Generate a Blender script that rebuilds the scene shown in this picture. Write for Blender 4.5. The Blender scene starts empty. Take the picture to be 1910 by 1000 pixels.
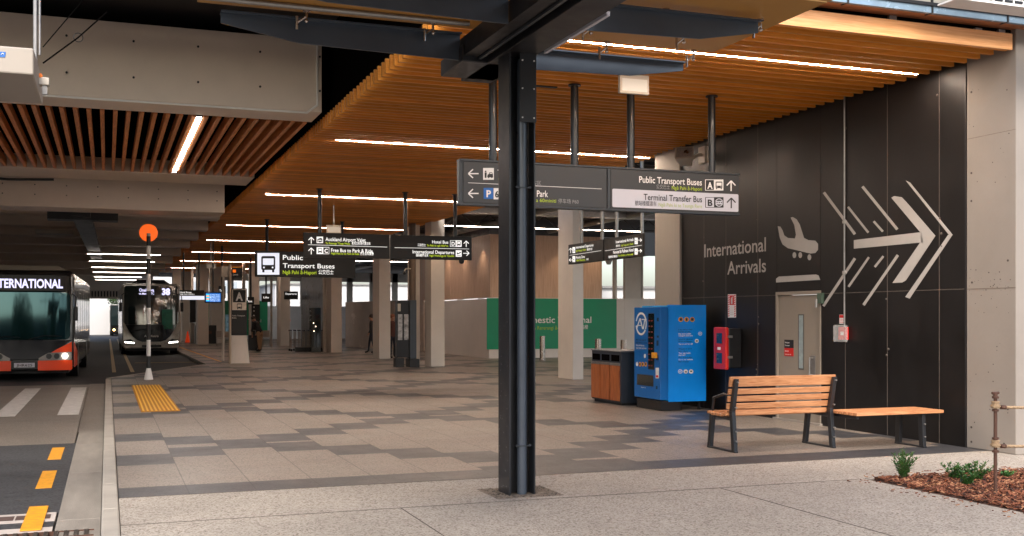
import bpy, bmesh, math, random
from mathutils import Vector, Matrix
R = math.radians
C = bpy.context.scene.collection
sc = bpy.context.scene
random.seed(7)

# ---------------------------------------------------------------- camera
YAW = R(20.43); F = 2027.0; EYE = 1.65; HZ = 592.0; CX = 955.0
cam = bpy.data.cameras.new('camera'); camo = bpy.data.objects.new('camera', cam); C.objects.link(camo)
cam.sensor_width = 36; cam.lens = 36*F/1910; cam.shift_y = (HZ-500)/1910
cam.clip_start = 0.05; cam.clip_end = 2000
camo.location = (0, 0, EYE); camo.rotation_euler = (R(90), 0, -YAW)
sc.camera = camo
# ---------------------------------------------------------------- world and sun
SUN_EL, SUN_AZ = R(40), R(198)          # azimuth measured clockwise from +Y
w = bpy.data.worlds.new("World"); sc.world = w; w.use_nodes = True
nt = w.node_tree; bg = nt.nodes['Background']
sky = nt.nodes.new('ShaderNodeTexSky'); sky.sky_type = 'NISHITA'; sky.sun_disc = False
sky.sun_elevation = SUN_EL; sky.sun_rotation = SUN_AZ
sky.air_density = 1.0; sky.dust_density = 3.0; sky.ozone_density = 1.0
nt.links.new(sky.outputs[0], bg.inputs[0]); bg.inputs[1].default_value = 0.13
sl = bpy.data.lights.new('sun', 'SUN'); sl.energy = 1.1; sl.angle = R(22); sl.color = (1, .95, .88)
so = bpy.data.objects.new('sun', sl); C.objects.link(so)
sd = Vector((math.sin(SUN_AZ)*math.cos(SUN_EL), math.cos(SUN_AZ)*math.cos(SUN_EL), math.sin(SUN_EL)))
so.rotation_euler = sd.to_track_quat('Z', 'Y').to_euler()
sc.view_settings.view_transform = 'Standard'; sc.view_settings.look = 'None'
sc.view_settings.exposure = 1.45; sc.view_settings.gamma = 1
sc.render.engine = 'CYCLES'
sc.cycles.use_denoising = True
sc.cycles.max_bounces = 8; sc.cycles.diffuse_bounces = 5; sc.cycles.glossy_bounces = 3
sc.cycles.caustics_reflective = False; sc.cycles.caustics_refractive = False
sc.cycles.sample_clamp_indirect = 6

# ---------------------------------------------------------------- helpers: measuring
sY, cY = math.sin(YAW), math.cos(YAW)
def ray(px, py):
    a = (px-CX)/F; b = (HZ-py)/F
    return Vector((sY + a*cY, cY - a*sY, b))
def onY(px, py, y):
    r = ray(px, py); t = y/r.y; return Vector((r.x*t, y, EYE+r.z*t))
def onX(px, py, x):
    r = ray(px, py); t = x/r.x; return Vector((x, r.y*t, EYE+r.z*t))
def onZ(px, py, z=0.0):
    r = ray(px, py); t = (z-EYE)/r.z; return Vector((r.x*t, r.y*t, z))
class Surf:
    """a flat face of a real object: 'Y' faces -Y, 'X' faces -X"""
    def __init__(s, kind, val):
        s.k, s.v = kind, val
        s.u = Vector((1, 0, 0)) if kind == 'Y' else Vector((0, -1, 0))
        s.n = Vector((0, -1, 0)) if kind == 'Y' else Vector((-1, 0, 0))
    def at(s, px, py, off=0.0):
        p = onY(px, py, s.v) if s.k == 'Y' else onX(px, py, s.v)
        return p + s.n*off
class Flat:
    """metric 2-D frame: origin, right, up"""
    def __init__(s, o, u=(1, 0, 0), n=(0, -1, 0)):
        s.o, s.u, s.n = Vector(o), Vector(u).normalized(), Vector(n).normalized()
    def at(s, x, y, off=0.0):
        return s.o + s.u*x + Vector((0, 0, 1))*y + s.n*off

# ---------------------------------------------------------------- helpers: materials
def srgb(r, g, b):
    f = lambda c: (c/255/12.92) if c/255 <= .04045 else ((c/255+.055)/1.055)**2.4
    return (f(r), f(g), f(b), 1)
MATS = {}
def M(name, col=(.5, .5, .5), rough=.6, metal=0, var=.12, scale=3.0, bump=0.0, bscale=40, coat=0, emit=0, trans=0, alpha=1, spec=.5, streak=None, stint=None):
    if name in MATS: return MATS[name]
    m = bpy.data.materials.new(name); m.use_nodes = True; MATS[name] = m
    t = m.node_tree; N = t.nodes; L = t.links; p = N['Principled BSDF']
    col = tuple(col[:3])+(1,)
    p.inputs['Roughness'].default_value = rough; p.inputs['Metallic'].default_value = metal
    p.inputs['Specular IOR Level'].default_value = spec
    p.inputs['Coat Weight'].default_value = coat; p.inputs['Coat Roughness'].default_value = .08
    p.inputs['Transmission Weight'].default_value = trans; p.inputs['Alpha'].default_value = alpha
    if stint: p.inputs['Specular Tint'].default_value = tuple(stint)+(1,)
    if emit:
        p.inputs['Emission Color'].default_value = col; p.inputs['Emission Strength'].default_value = emit
    g = N.new('ShaderNodeNewGeometry')
    mp = N.new('ShaderNodeMapping'); L.new(g.outputs['Position'], mp.inputs[0])
    if streak: mp.inputs['Scale'].default_value = streak
    nz = N.new('ShaderNodeTexNoise'); nz.inputs['Scale'].default_value = scale; nz.inputs['Detail'].default_value = 6
    nz.inputs['Roughness'].default_value = .65
    L.new(mp.outputs[0], nz.inputs['Vector'])
    if var:
        mr = N.new('ShaderNodeMapRange'); mr.inputs[1].default_value = .3; mr.inputs[2].default_value = .7
        mr.inputs[3].default_value = 1-var; mr.inputs[4].default_value = 1+var
        L.new(nz.outputs[0], mr.inputs[0])
        mx = N.new('ShaderNodeVectorMath'); mx.operation = 'SCALE'
        mx.inputs[0].default_value = col[:3]; L.new(mr.outputs[0], mx.inputs['Scale'])
        L.new(mx.outputs[0], p.inputs['Base Color'])
        r2 = N.new('ShaderNodeMapRange'); r2.inputs[1].default_value = .3; r2.inputs[2].default_value = .7
        r2.inputs[3].default_value = max(.03, rough-.08); r2.inputs[4].default_value = min(1, rough+.08)
        L.new(nz.outputs[0], r2.inputs[0]); L.new(r2.outputs[0], p.inputs['Roughness'])
    else:
        p.inputs['Base Color'].default_value = col
    if bump:
        nb = N.new('ShaderNodeTexNoise'); nb.inputs['Scale'].default_value = bscale; nb.inputs['Detail'].default_value = 4
        L.new(mp.outputs[0], nb.inputs['Vector'])
        bp = N.new('ShaderNodeBump'); bp.inputs['Strength'].default_value = bump; bp.inputs['Distance'].default_value = .01
        L.new(nb.outputs[0], bp.inputs['Height']); L.new(bp.outputs[0], p.inputs['Normal'])
    return m

def aggregate(name, base, dark, tile=None, rough=.55, speck=70, stain=.12, coat=0, bmp=.2):
    """exposed aggregate: speckles, stains and optional tile joints / per-tile tone"""
    m = bpy.data.materials.new(name); m.use_nodes = True
    t = m.node_tree; N = t.nodes; L = t.links; p = N['Principled BSDF']
    g = N.new('ShaderNodeNewGeometry')
    vo = N.new('ShaderNodeTexVoronoi'); vo.inputs['Scale'].default_value = speck; L.new(g.outputs['Position'], vo.inputs['Vector'])
    sep = N.new('ShaderNodeSeparateColor'); L.new(vo.outputs['Color'], sep.inputs[0])
    cr = N.new('ShaderNodeValToRGB'); e = cr.color_ramp.elements
    e[0].position = 0; e[0].color = dark; e[1].position = .38; e[1].color = base
    x = e.new(.18); x.color = tuple((a+b)/2 for a, b in zip(dark, base))
    x = e.new(1); x.color = tuple(min(1, c*1.25) for c in base[:3])+(1,)
    L.new(sep.outputs[0], cr.inputs[0])
    nz = N.new('ShaderNodeTexNoise'); nz.inputs['Scale'].default_value = .9; nz.inputs['Detail'].default_value = 8
    nz.inputs['Roughness'].default_value = .7
    L.new(g.outputs['Position'], nz.inputs['Vector'])
    mr = N.new('ShaderNodeMapRange'); mr.inputs[1].default_value = .3; mr.inputs[2].default_value = .7
    mr.inputs[3].default_value = 1-stain; mr.inputs[4].default_value = 1+stain; L.new(nz.outputs[0], mr.inputs[0])
    k = mr.outputs[0]
    def mth(op, a, b=None):
        n = N.new('ShaderNodeMath'); n.operation = op
        for i, v in enumerate((a, b)):
            if v is None: continue
            if isinstance(v, (int, float)): n.inputs[i].default_value = v
            else: L.new(v, n.inputs[i])
        return n.outputs[0]
    v2 = N.new('ShaderNodeTexVoronoi'); v2.inputs['Scale'].default_value = 1.7; v2.inputs['Randomness'].default_value = 1; L.new(g.outputs['Position'], v2.inputs['Vector'])
    k = mth('MULTIPLY', k, mth('SUBTRACT', 1, mth('MULTIPLY', mth('LESS_THAN', v2.outputs['Distance'], .028), .3)))
    if tile:
        sx, sy, ox, oy = tile
        sp = N.new('ShaderNodeSeparateXYZ'); L.new(g.outputs['Position'], sp.inputs[0])
        ux = mth('DIVIDE', mth('SUBTRACT', sp.outputs[0], ox), sx); uy = mth('DIVIDE', mth('SUBTRACT', sp.outputs[1], oy), sy)
        cb = N.new('ShaderNodeCombineXYZ'); L.new(mth('FLOOR', ux), cb.inputs[0]); L.new(mth('FLOOR', uy), cb.inputs[1])
        wn = N.new('ShaderNodeTexWhiteNoise'); L.new(cb.outputs[0], wn.inputs['Vector'])
        k = mth('MULTIPLY', k, mth('ADD', mth('MULTIPLY', wn.outputs['Value'], .09), .955))
        jx = mth('LESS_THAN', mth('PINGPONG', ux, .5), .006/sx); jy = mth('LESS_THAN', mth('PINGPONG', uy, .5), .004/sy)
        j = mth('MAXIMUM', jx, mth('MULTIPLY', jy, .2))
        k = mth('MULTIPLY', k, mth('SUBTRACT', 1, mth('MULTIPLY', j, .55)))
    sc_ = N.new('ShaderNodeVectorMath'); sc_.operation = 'SCALE'; L.new(cr.outputs[0], sc_.inputs[0]); L.new(k, sc_.inputs['Scale'])
    L.new(sc_.outputs[0], p.inputs['Base Color'])
    r2 = N.new('ShaderNodeMapRange'); r2.inputs[1].default_value = .3; r2.inputs[2].default_value = .7
    r2.inputs[3].default_value = rough-.09; r2.inputs[4].default_value = rough+.09
    L.new(nz.outputs[0], r2.inputs[0]); L.new(r2.outputs[0], p.inputs['Roughness'])
    bp = N.new('ShaderNodeBump'); bp.inputs['Strength'].default_value = bmp; bp.inputs['Distance'].default_value = .004
    L.new(vo.outputs['Distance'], bp.inputs['Height']); L.new(bp.outputs[0], p.inputs['Normal'])
    p.inputs['Coat Weight'].default_value = coat; p.inputs['Coat Roughness'].default_value = .25
    return m

def wood(name, base, dark, along=(0, 1, 1), rough=.45, board=None):
    """timber grain; 'along' gives a low scale on the grain axis"""
    m = bpy.data.materials.new(name); m.use_nodes = True
    t = m.node_tree; N = t.nodes; L = t.links; p = N['Principled BSDF']
    g = N.new('ShaderNodeNewGeometry'); mp = N.new('ShaderNodeMapping'); L.new(g.outputs['Position'], mp.inputs[0])
    mp.inputs['Scale'].default_value = along
    nz = N.new('ShaderNodeTexNoise'); nz.inputs['Scale'].default_value = 5; nz.inputs['Detail'].default_value = 8
    nz.inputs['Distortion'].default_value = .8
    L.new(mp.outputs[0], nz.inputs['Vector'])
    cr = N.new('ShaderNodeValToRGB'); e = cr.color_ramp.elements
    e[0].position = .32; e[0].color = dark; e[1].position = .62; e[1].color = base
    L.new(nz.outputs[0], cr.inputs[0]); L.new(cr.outputs[0], p.inputs['Base Color'])
    if board:                       # each board has a tone of its own
        ax, off, pitch = board; sp = N.new('ShaderNodeSeparateXYZ'); L.new(g.outputs['Position'], sp.inputs[0])
        ma = N.new('ShaderNodeMath'); ma.operation = 'SUBTRACT'; L.new(sp.outputs[ax], ma.inputs[0]); ma.inputs[1].default_value = off-.02
        mb = N.new('ShaderNodeMath'); mb.operation = 'DIVIDE'; L.new(ma.outputs[0], mb.inputs[0]); mb.inputs[1].default_value = pitch
        mf = N.new('ShaderNodeMath'); mf.operation = 'FLOOR'; L.new(mb.outputs[0], mf.inputs[0])
        wn = N.new('ShaderNodeTexWhiteNoise'); wn.noise_dimensions = '1D'; L.new(mf.outputs[0], wn.inputs['W'])
        mr = N.new('ShaderNodeMapRange'); mr.inputs[3].default_value = .72; mr.inputs[4].default_value = 1.02; L.new(wn.outputs['Value'], mr.inputs[0])
        vm = N.new('ShaderNodeVectorMath'); vm.operation = 'SCALE'; L.new(cr.outputs[0], vm.inputs[0]); L.new(mr.outputs[0], vm.inputs['Scale']); L.new(vm.outputs[0], p.inputs['Base Color'])
    p.inputs['Roughness'].default_value = rough
    bp = N.new('ShaderNodeBump'); bp.inputs['Strength'].default_value = .1; bp.inputs['Distance'].default_value = .003
    L.new(nz.outputs[0], bp.inputs['Height']); L.new(bp.outputs[0], p.inputs['Normal'])
    return m

# ---------------------------------------------------------------- helpers: meshes
TXT = {}
def text_tris(s, bold=0.0):
    """outline of a string as 2-D triangles, origin bottom-left, unit em"""
    key = (s, bold)
    if key in TXT: return TXT[key]
    cu = bpy.data.curves.new('t', 'FONT'); cu.body = s; cu.size = 1; cu.resolution_u = 3; cu.offset = bold
    o = bpy.data.objects.new('t', cu); C.objects.link(o)
    dg = bpy.context.evaluated_depsgraph_get(); me = bpy.data.meshes.new_from_object(o.evaluated_get(dg))
    vs = [(v.co.x, v.co.y) for v in me.vertices]; fs = [tuple(p.vertices) for p in me.polygons]
    bpy.data.objects.remove(o); bpy.data.curves.remove(cu); bpy.data.meshes.remove(me)
    x0 = min(v[0] for v in vs); x1 = max(v[0] for v in vs)
    TXT[key] = ([(x-x0, y) for x, y in vs], fs, x1-x0)
    return TXT[key]

class MB:
    def __init__(s): s.v = []; s.f = []; s.m = []; s.cur = 0
    def _add(s, vs, fs):
        b = len(s.v); s.v += [Vector(v) for v in vs]
        for f in fs: s.f.append(tuple(b+i for i in f)); s.m.append(s.cur)
        return s
    def box(s, x0, y0, z0, x1, y1, z1, mat=None):
        vs = [(x, y, z) for x in (x0, x1) for y in (y0, y1) for z in (z0, z1)]
        fs = [(0, 1, 3, 2), (4, 6, 7, 5), (0, 4, 5, 1), (2, 3, 7, 6), (0, 2, 6, 4), (1, 5, 7, 3)]
        if mat is not None: vs = [mat @ Vector(v) for v in vs]
        return s._add(vs, fs)
    def hexa(s, bot, top):
        return s._add(list(bot)+list(top), [(3, 2, 1, 0), (4, 5, 6, 7), (0, 1, 5, 4), (1, 2, 6, 5), (2, 3, 7, 6), (3, 0, 4, 7)])
    def cyl(s, p0, p1, r, seg=16, r1=None, caps=True):
        p0, p1 = Vector(p0), Vector(p1); r1 = r if r1 is None else r1
        d = (p1-p0).normalized(); a = d.orthogonal().normalized(); b = d.cross(a)
        vs = []
        for p, rr in ((p0, r), (p1, r1)):
            for i in range(seg):
                t = 2*math.pi*i/seg; vs.append(p + (a*math.cos(t)+b*math.sin(t))*rr)
        fs = [(i, (i+1) % seg, seg+(i+1) % seg, seg+i) for i in range(seg)]
        if caps: fs += [tuple(range(seg))[::-1], tuple(range(seg, 2*seg))]
        return s._add(vs, fs)
    def tube(s, pts, r, seg=10):
        for a, b in zip(pts[:-1], pts[1:]): s.cyl(a, b, r, seg)
        for p in pts[1:-1]: s.ball(p, r*1.02, 6, seg)
        return s
    def bar(s, p0, p1, w, h, up=(0, 0, 1)):
        p0, p1 = Vector(p0), Vector(p1); d = (p1-p0).normalized(); u = Vector(up)
        a = d.cross(u)
        if a.length < 1e-4: a = d.orthogonal()
        a.normalize(); b = a.cross(d).normalized()
        q = [(-w/2, -h/2), (w/2, -h/2), (w/2, h/2), (-w/2, h/2)]
        return s.hexa([p0+a*x+b*y for x, y in q], [p1+a*x+b*y for x, y in q])
    def ball(s, c, r, nr=8, ns=12, sx=1, sy=1, sz=1):
        c = Vector(c); vs = [c+Vector((0, 0, r*sz))]
        for i in range(1, nr):
            t = math.pi*i/nr
            for j in range(ns):
                f = 2*math.pi*j/ns; vs.append(c+Vector((r*sx*math.sin(t)*math.cos(f), r*sy*math.sin(t)*math.sin(f), r*sz*math.cos(t))))
        vs.append(c-Vector((0, 0, r*sz))); fs = []
        for j in range(ns): fs.append((0, 1+j, 1+(j+1) % ns))
        for i in range(nr-2):
            for j in range(ns):
                a = 1+i*ns+j; b = 1+i*ns+(j+1) % ns; fs.append((a, a+ns, b+ns, b))
        l = len(vs)-1
        for j in range(ns): fs.append((l, 1+(nr-2)*ns+(j+1) % ns, 1+(nr-2)*ns+j))
        return s._add(vs, fs)
    def prism(s, pts, dvec):
        """planar polygon (3-D points) extruded by dvec"""
        n = len(pts); d = Vector(dvec); pts = [Vector(p) for p in pts]
        return s._add(pts+[p+d for p in pts], [tuple(range(n))[::-1], tuple(range(n, 2*n))]+[(i, (i+1) % n, n+(i+1) % n, n+i) for i in range(n)])
    def quad(s, *p): return s._add(p, [tuple(range(len(p)))])
    # 2-D marks laid on a Surf or a Flat
    def poly(s, S, pts, off=.003, th=.002):
        return s.prism([S.at(x, y, off) for x, y in pts], S.n*-th)
    def rrect(s, S, x0, y0, x1, y1, r, off=.003, th=.002, n=4):
        pts = []; sx = 1 if x1 > x0 else -1; sy = 1 if y1 > y0 else -1
        for cx, cy, a0 in ((x1-sx*r, y1-sy*r, 0), (x0+sx*r, y1-sy*r, 90), (x0+sx*r, y0+sy*r, 180), (x1-sx*r, y0+sy*r, 270)):
            for i in range(n+1):
                a = R(a0+90*i/n); pts.append((cx+sx*r*math.cos(a), cy+sy*r*math.sin(a)))
        return s.poly(S, pts, off, th)
    def line(s, S, pts, wd, off=.003, th=.002):
        for (x0, y0), (x1, y1) in zip(pts[:-1], pts[1:]):
            l = math.hypot(x1-x0, y1-y0) or 1; nx, ny = -(y1-y0)/l*wd/2, (x1-x0)/l*wd/2
            s.poly(S, [(x0+nx, y0+ny), (x1+nx, y1+ny), (x1-nx, y1-ny), (x0-nx, y0-ny)], off, th); off += .0001
        return s
    def disc(s, S, cx, cy, rx, ry=None, off=.003, th=.002, n=20):
        ry = ry or rx
        return s.poly(S, [(cx+rx*math.cos(2*math.pi*i/n), cy+ry*math.sin(2*math.pi*i/n)) for i in range(n)], off, th)
    def ring(s, S, cx, cy, rx, ry, wd, off=.003, a0=0, a1=360, n=28, th=.002):
        for i in range(n):
            a = R(a0+(a1-a0)*i/n); b = R(a0+(a1-a0)*(i+1)/n)
            k = 1-wd
            s.poly(S, [(cx+rx*math.cos(a), cy+ry*math.sin(a)), (cx+rx*math.cos(b), cy+ry*math.sin(b)), (cx+rx*k*math.cos(b), cy+ry*k*math.sin(b)), (cx+rx*k*math.cos(a), cy+ry*k*math.sin(a))], off, th)
        return s
    def text(s, S, t, x0, x1, ybase, ycap, off=.004, bold=.012):
        """string on a Surf (pixel coordinates) or Flat (metres), fitted between x0 and x1, cap height from ycap"""
        vs, fs, wd = text_tris(t, bold)
        a = S.at(x0, ybase, off); W = (S.at(x1, ybase, off)-a).dot(S.u); H = abs((S.at(x0, ycap, off)-a).z)
        kx = W/wd; ky = H/.73; U = S.u; Z = Vector((0, 0, 1))
        return s._add([a+U*(x*kx)+Z*(y*ky) for x, y in vs], fs)
    def build(s, name, mat, parent=None, bevel=0, smooth=False, origin=None, weld=False, segs=2, recalc=True):
        base = Vector(parent.get('_w', (0, 0, 0))) if parent is not None else Vector(origin or (0, 0, 0))
        me = bpy.data.meshes.new(name); me.from_pydata([tuple(v-base) for v in s.v], [], s.f)
        mats = mat if isinstance(mat, (list, tuple)) else [mat]
        for q in mats: me.materials.append(q)
        if len(mats) > 1:
            for p, i in zip(me.polygons, s.m): p.material_index = i
        if recalc or weld:
            bm = bmesh.new(); bm.from_mesh(me)
            if weld: bmesh.ops.remove_doubles(bm, verts=bm.verts, dist=1e-4)
            bmesh.ops.recalc_face_normals(bm, faces=bm.faces)
            bm.to_mesh(me); bm.free()
        if smooth:
            for p in me.polygons: p.use_smooth = True
            try: me.set_sharp_from_angle(angle=R(35))
            except Exception: pass
        o = bpy.data.objects.new(name, me); C.objects.link(o)
        if parent is not None:
            o.parent = parent; o['_w'] = tuple(base)
        else: o.location = base; o['_w'] = tuple(base)
        if bevel:
            b = o.modifiers.new('bevel', 'BEVEL'); b.width = bevel; b.segments = segs; b.limit_method = 'ANGLE'; b.angle_limit = R(40)
            b.use_clamp_overlap = True
        return o
def tag(o, label=None, cat=None, group=None, kind=None):
    if label: o['label'] = label
    if cat: o['category'] = cat
    if group: o['group'] = group
    if kind: o['kind'] = kind
    return o
def thing(name, label, cat, loc, group=None):
    o = bpy.data.objects.new(name, None); C.objects.link(o); o.location = loc; o['_w'] = tuple(loc)
    o.empty_display_size = .2
    return tag(o, label, cat, group)
def struct(mb, name, mat, **k):
    o = mb.build(name, mat, **k); o['kind'] = 'structure'; return o
def copy_tree(o, parent=None):
    c = o.copy(); C.objects.link(c)
    if parent is not None: c.parent = parent
    for ch in [x for x in C.objects if x.parent == o]: copy_tree(ch, c)
    return c
# ================================================================ materials
m_agg = aggregate('exposed_aggregate', srgb(160, 152, 142), srgb(104, 92, 80), speck=75, rough=.7, stain=.17)
m_tile = aggregate('paver_light', srgb(136, 125, 115), srgb(88, 79, 71), tile=(.62, .6, .10, 10.55), speck=80, rough=.46, coat=.18, bmp=.04)
m_tiled = aggregate('paver_dark', srgb(66, 66, 69), srgb(42, 41, 43), tile=(.62, .6, .10, 10.55), speck=80, rough=.46, coat=.18, bmp=.04)
m_conc = M('concrete_kerb', srgb(165, 158, 148), .75, var=.16, scale=2.2, bump=.3)
m_channel = M('concrete_channel', srgb(138, 131, 122), .75, var=.2, scale=1.8, bump=.3, streak=(3, .5, 1))
m_asph = aggregate('asphalt', srgb(60, 60, 62), srgb(28, 28, 30), speck=55, rough=.75, stain=.2)
m_table = aggregate('crossing_surface', srgb(122, 113, 104), srgb(92, 84, 76), speck=90, rough=.55, stain=.14)
m_white = M('road_paint_white', srgb(198, 193, 188), .6, var=.22, scale=7)
m_yellow = M('road_paint_yellow', srgb(225, 154, 34), .6, var=.25, scale=14)
m_lane = M('lane_paint', srgb(190, 160, 110), .6, var=.15, scale=6)
m_black = M('charcoal_steel', srgb(32, 34, 38), .36, metal=.0, var=.1, scale=4, coat=.2)
m_beamblk = M('black_steel', srgb(32, 31, 32), .42, var=.12, scale=3)
m_blkwall = M('black_wall_paint', srgb(20, 18, 18), .42, spec=.35, var=.45, scale=1.4, bump=.08, bscale=6, streak=(1, 1, .6))
m_beige = M('beige_concrete', srgb(142, 134, 126), .65, var=.07, scale=1.5, bump=.12, bscale=20)
m_beige2 = M('beige_panel', srgb(222, 208, 194), .55, var=.05, scale=1.2, bump=.06, bscale=12)
m_colm = M('column_concrete', srgb(208, 199, 189), .6, var=.07, scale=1.3, bump=.1, bscale=18)
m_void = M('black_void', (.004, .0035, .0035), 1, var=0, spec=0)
m_deck = M('dark_soffit', srgb(44, 37, 33), .8, var=.2, scale=.8)
m_slat = wood('ceiling_timber', srgb(255, 172, 72), srgb(236, 146, 52), along=(.5, 12, 12), rough=.4, board=(1, 10.13, .222))
m_slat2 = wood('road_timber', srgb(226, 152, 92), srgb(180, 110, 62), along=(12, .5, 12), rough=.5)
m_bench = wood('bench_timber', srgb(206, 148, 104), srgb(166, 106, 66), along=(.8, 14, 14), rough=.4)
m_clad = wood('wall_timber', srgb(208, 176, 150), srgb(188, 154, 128), along=(6, 6, .3), rough=.5)
m_binwood = wood('bin_timber', srgb(178, 102, 56), srgb(130, 68, 34), along=(8, 8, .6), rough=.45)
m_led = M('led_strip', (1, .80, .64), .5, var=0, emit=110)
m_led3 = M('led_strip_dim', (1, .74, .58), .5, var=0, emit=34)
m_fin = M('fin_steel_sky_tint', srgb(62, 72, 84), .38, var=.15, scale=1.5, coat=.2)  # bluish sky light on the dark fins is mixed into this colour
m_led2 = M('led_strip_white', (1, .88, .8), .5, var=0, emit=34)
m_galv = M('galvanised_steel', srgb(150, 148, 145), .4, metal=.7, var=.15, scale=12)
m_ss = M('stainless_steel', srgb(190, 178, 168), .25, metal=.95, var=.08, scale=6)
m_glass = M('dark_glass', (.012, .02, .02), .05, var=0, coat=1, spec=.8)
m_signface = M('sign_face', srgb(52, 52, 53), .45, var=.05)
m_signface2 = M('sign_face_dark', srgb(22, 21, 20), .45, var=.05)
m_frame = M('sign_frame', srgb(52, 56, 60), .4, var=.08)
m_txt = M('white_vinyl', srgb(232, 230, 228), .5, var=.02)
m_txtlit = M('lit_lettering', (.9, .9, .88), .5, var=0, emit=.35)
m_green = M('lime_vinyl', srgb(178, 205, 30), .5, var=.02)
m_greenlit = M('lit_lime_lettering', (.5, .66, .03), .5, var=0, emit=.25)
m_panelw = M('pale_sign_panel', srgb(196, 196, 206), .4, var=.03)
m_panellit = M('lit_sign_panel', (.62, .64, .72), .4, var=0, emit=.45)
m_inkblk = M('black_ink', srgb(30, 30, 32), .5, var=0)
m_blueink = M('blue_ink', srgb(28, 98, 175), .5, var=0)
m_mural = M('mural_paint', srgb(176, 172, 168), .55, var=.06, scale=5)
m_door = M('door_paint', srgb(140, 130, 118), .5, var=.04)
m_red = M('red_plastic', srgb(205, 32, 26), .35, var=.05, coat=.4)
m_vblue = M('vending_blue', srgb(4, 140, 238), .35, var=.05, coat=.3)
m_vdark = M('vending_front_blue', srgb(8, 100, 176), .3, var=.0, coat=.3)
m_cyan = M('vending_edge_blue', srgb(40, 165, 225), .35, var=.03)
m_plastblk = M('black_plastic', srgb(28, 28, 30), .35, var=.05)
m_rope = M('rope_fibre', srgb(168, 142, 112), .85, var=.2, scale=60, bump=.6, bscale=150)
m_rust = M('rusted_steel', srgb(88, 60, 48), .7, metal=.2, var=.25, scale=25, bump=.2)
m_gravel = aggregate('gravel', srgb(120, 108, 96), srgb(50, 44, 40), speck=45, rough=.8)
m_orange = M('beacon_orange', srgb(255, 100, 12), .4, var=0, emit=.3)
m_cream = M('cream_casing', srgb(186, 178, 165), .45, var=.05)
m_gold = None
def translucent(name, col, k=.5):
    m = bpy.data.materials.new(name); m.use_nodes = True; t = m.node_tree; N = t.nodes; L = t.links
    p = N['Principled BSDF']; p.inputs['Base Color'].default_value = col; p.inputs['Roughness'].default_value = .3
    tr = N.new('ShaderNodeBsdfTranslucent'); tr.inputs[0].default_value = col
    mx = N.new('ShaderNodeMixShader'); mx.inputs[0].default_value = k
    L.new(p.outputs[0], mx.inputs[1]); L.new(tr.outputs[0], mx.inputs[2]); L.new(mx.outputs[0], N['Material Output'].inputs[0])
    return m
m_canopy = translucent('bronze_canopy_glass', srgb(172, 140, 92), .45)

# ================================================================ ground
RZ = -.12
struct(MB().box(-600, -400, -.6, 600, 900, -.30), 'ground', M('far_ground', srgb(120, 118, 112), .9, var=.15, scale=.05))
struct(MB().box(-60, -60, -.29, 3.35, 300, RZ), 'road', m_asph)
# bus bay and footpath: aggregate band, then pavers to the bay kerb
K1, K2, KY1, KY2 = .10, 3.30, 31.5, 39.5
g = MB().box(K1, -20, -.28, 60, 10.55, 0); struct(g, 'footpath', m_agg)
# pavers: one sheet with a dark diamond lattice
pv = MB(); TX, TY = .62, .60
def edgeX(y):
    return K1 if y <= KY1 else (K2 if y >= KY2 else K1+(K2-K1)*(y-KY1)/(KY2-KY1))
YE = 100.0; nx = int(26/TX)
for i in range(nx):
    x0 = K1+i*TX; x1 = x0+TX; dk_ = [(10.55, 11.15)]
    for ph in (13.3+.6*i, 21.8-.6*i):            # two families of stepped bands, six metres apart
        s0 = (ph-.48-10.55) % 6.0+10.55-6.0
        while s0 < YE: dk_.append((max(10.55, s0), min(YE, s0+.96))); s0 += 6.0
    br = sorted({10.55, YE}.union(*[{p for p in q if 10.55 < p < YE} for q in dk_], {31+.5*k for k in range(19)}))
    for y0, y1 in zip(br[:-1], br[1:]):
        e0, e1 = edgeX(y0), edgeX(y1)
        if y1-y0 < .004 or x1 <= min(e0, e1)+.02: continue
        ym = (y0+y1)/2; pv.cur = 1 if any(p < ym < q for p, q in dk_) else 0
        a_, b_ = max(x0, e0), max(x0, e1)
        pv.quad((a_, y0, 0), (max(x1, a_+.001), y0, 0), (max(x1, b_+.001), y1, 0), (b_, y1, 0))
pv.build('paving', [m_tile, m_tiled], weld=True)['kind'] = 'structure'
struct(MB().box(K1+.02, 10.56, -.28, 60, 31.4, -.02).box(3.35, 31.4, -.28, 60, 100, -.02), 'paving_bed', m_conc)
# fine joints cut in the concrete footpath
j = MB()
for x in (2.38, 5.55, 8.72): j.box(x-.005, -20, .0008, x+.005, 9.14, .003)
j.box(K1, 9.14, .0008, 7.2, 9.15, .0030); j.box(K1, 10.53, .0008, 12, 10.54, .003)
struct(j, 'footpath_joints', M('joint_filler', srgb(96, 88, 80), .9, var=.2, scale=20))
# kerbs
kb = MB()
for y in [(-20+i*1.5) for i in range(35)]:
    if y+1.5 > 31.6: break
    kb.box(-.045, y, -.28, K1-.004, y+1.496, .001)
struct(kb, 'kerb', m_conc, bevel=.018)
kb = MB()
def kerb_run(p, q, w=.14):
    p, q = Vector(p), Vector(q); n = max(1, int((q-p).length/1.5)); d = (q-p)/n; s_ = Vector((-d.y, d.x, 0)).normalized()*w
    for i in range(n):
        a = p+d*i; b = p+d*(i+.997)
        kb.hexa([a+Vector((0, 0, -.28)), b+Vector((0, 0, -.28)), b+s_+Vector((0, 0, -.28)), a+s_+Vector((0, 0, -.28))],
                [a+Vector((0, 0, .002)), b+Vector((0, 0, .002)), b+s_+Vector((0, 0, .002)), a+s_+Vector((0, 0, .002))])
kerb_run((K1-.004, KY1, 0), (K2, KY2, 0)); kerb_run((K2, KY2, 0), (K2, 90, 0), .05)
struct(kb, 'bay_kerb', m_conc, bevel=.012)
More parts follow.
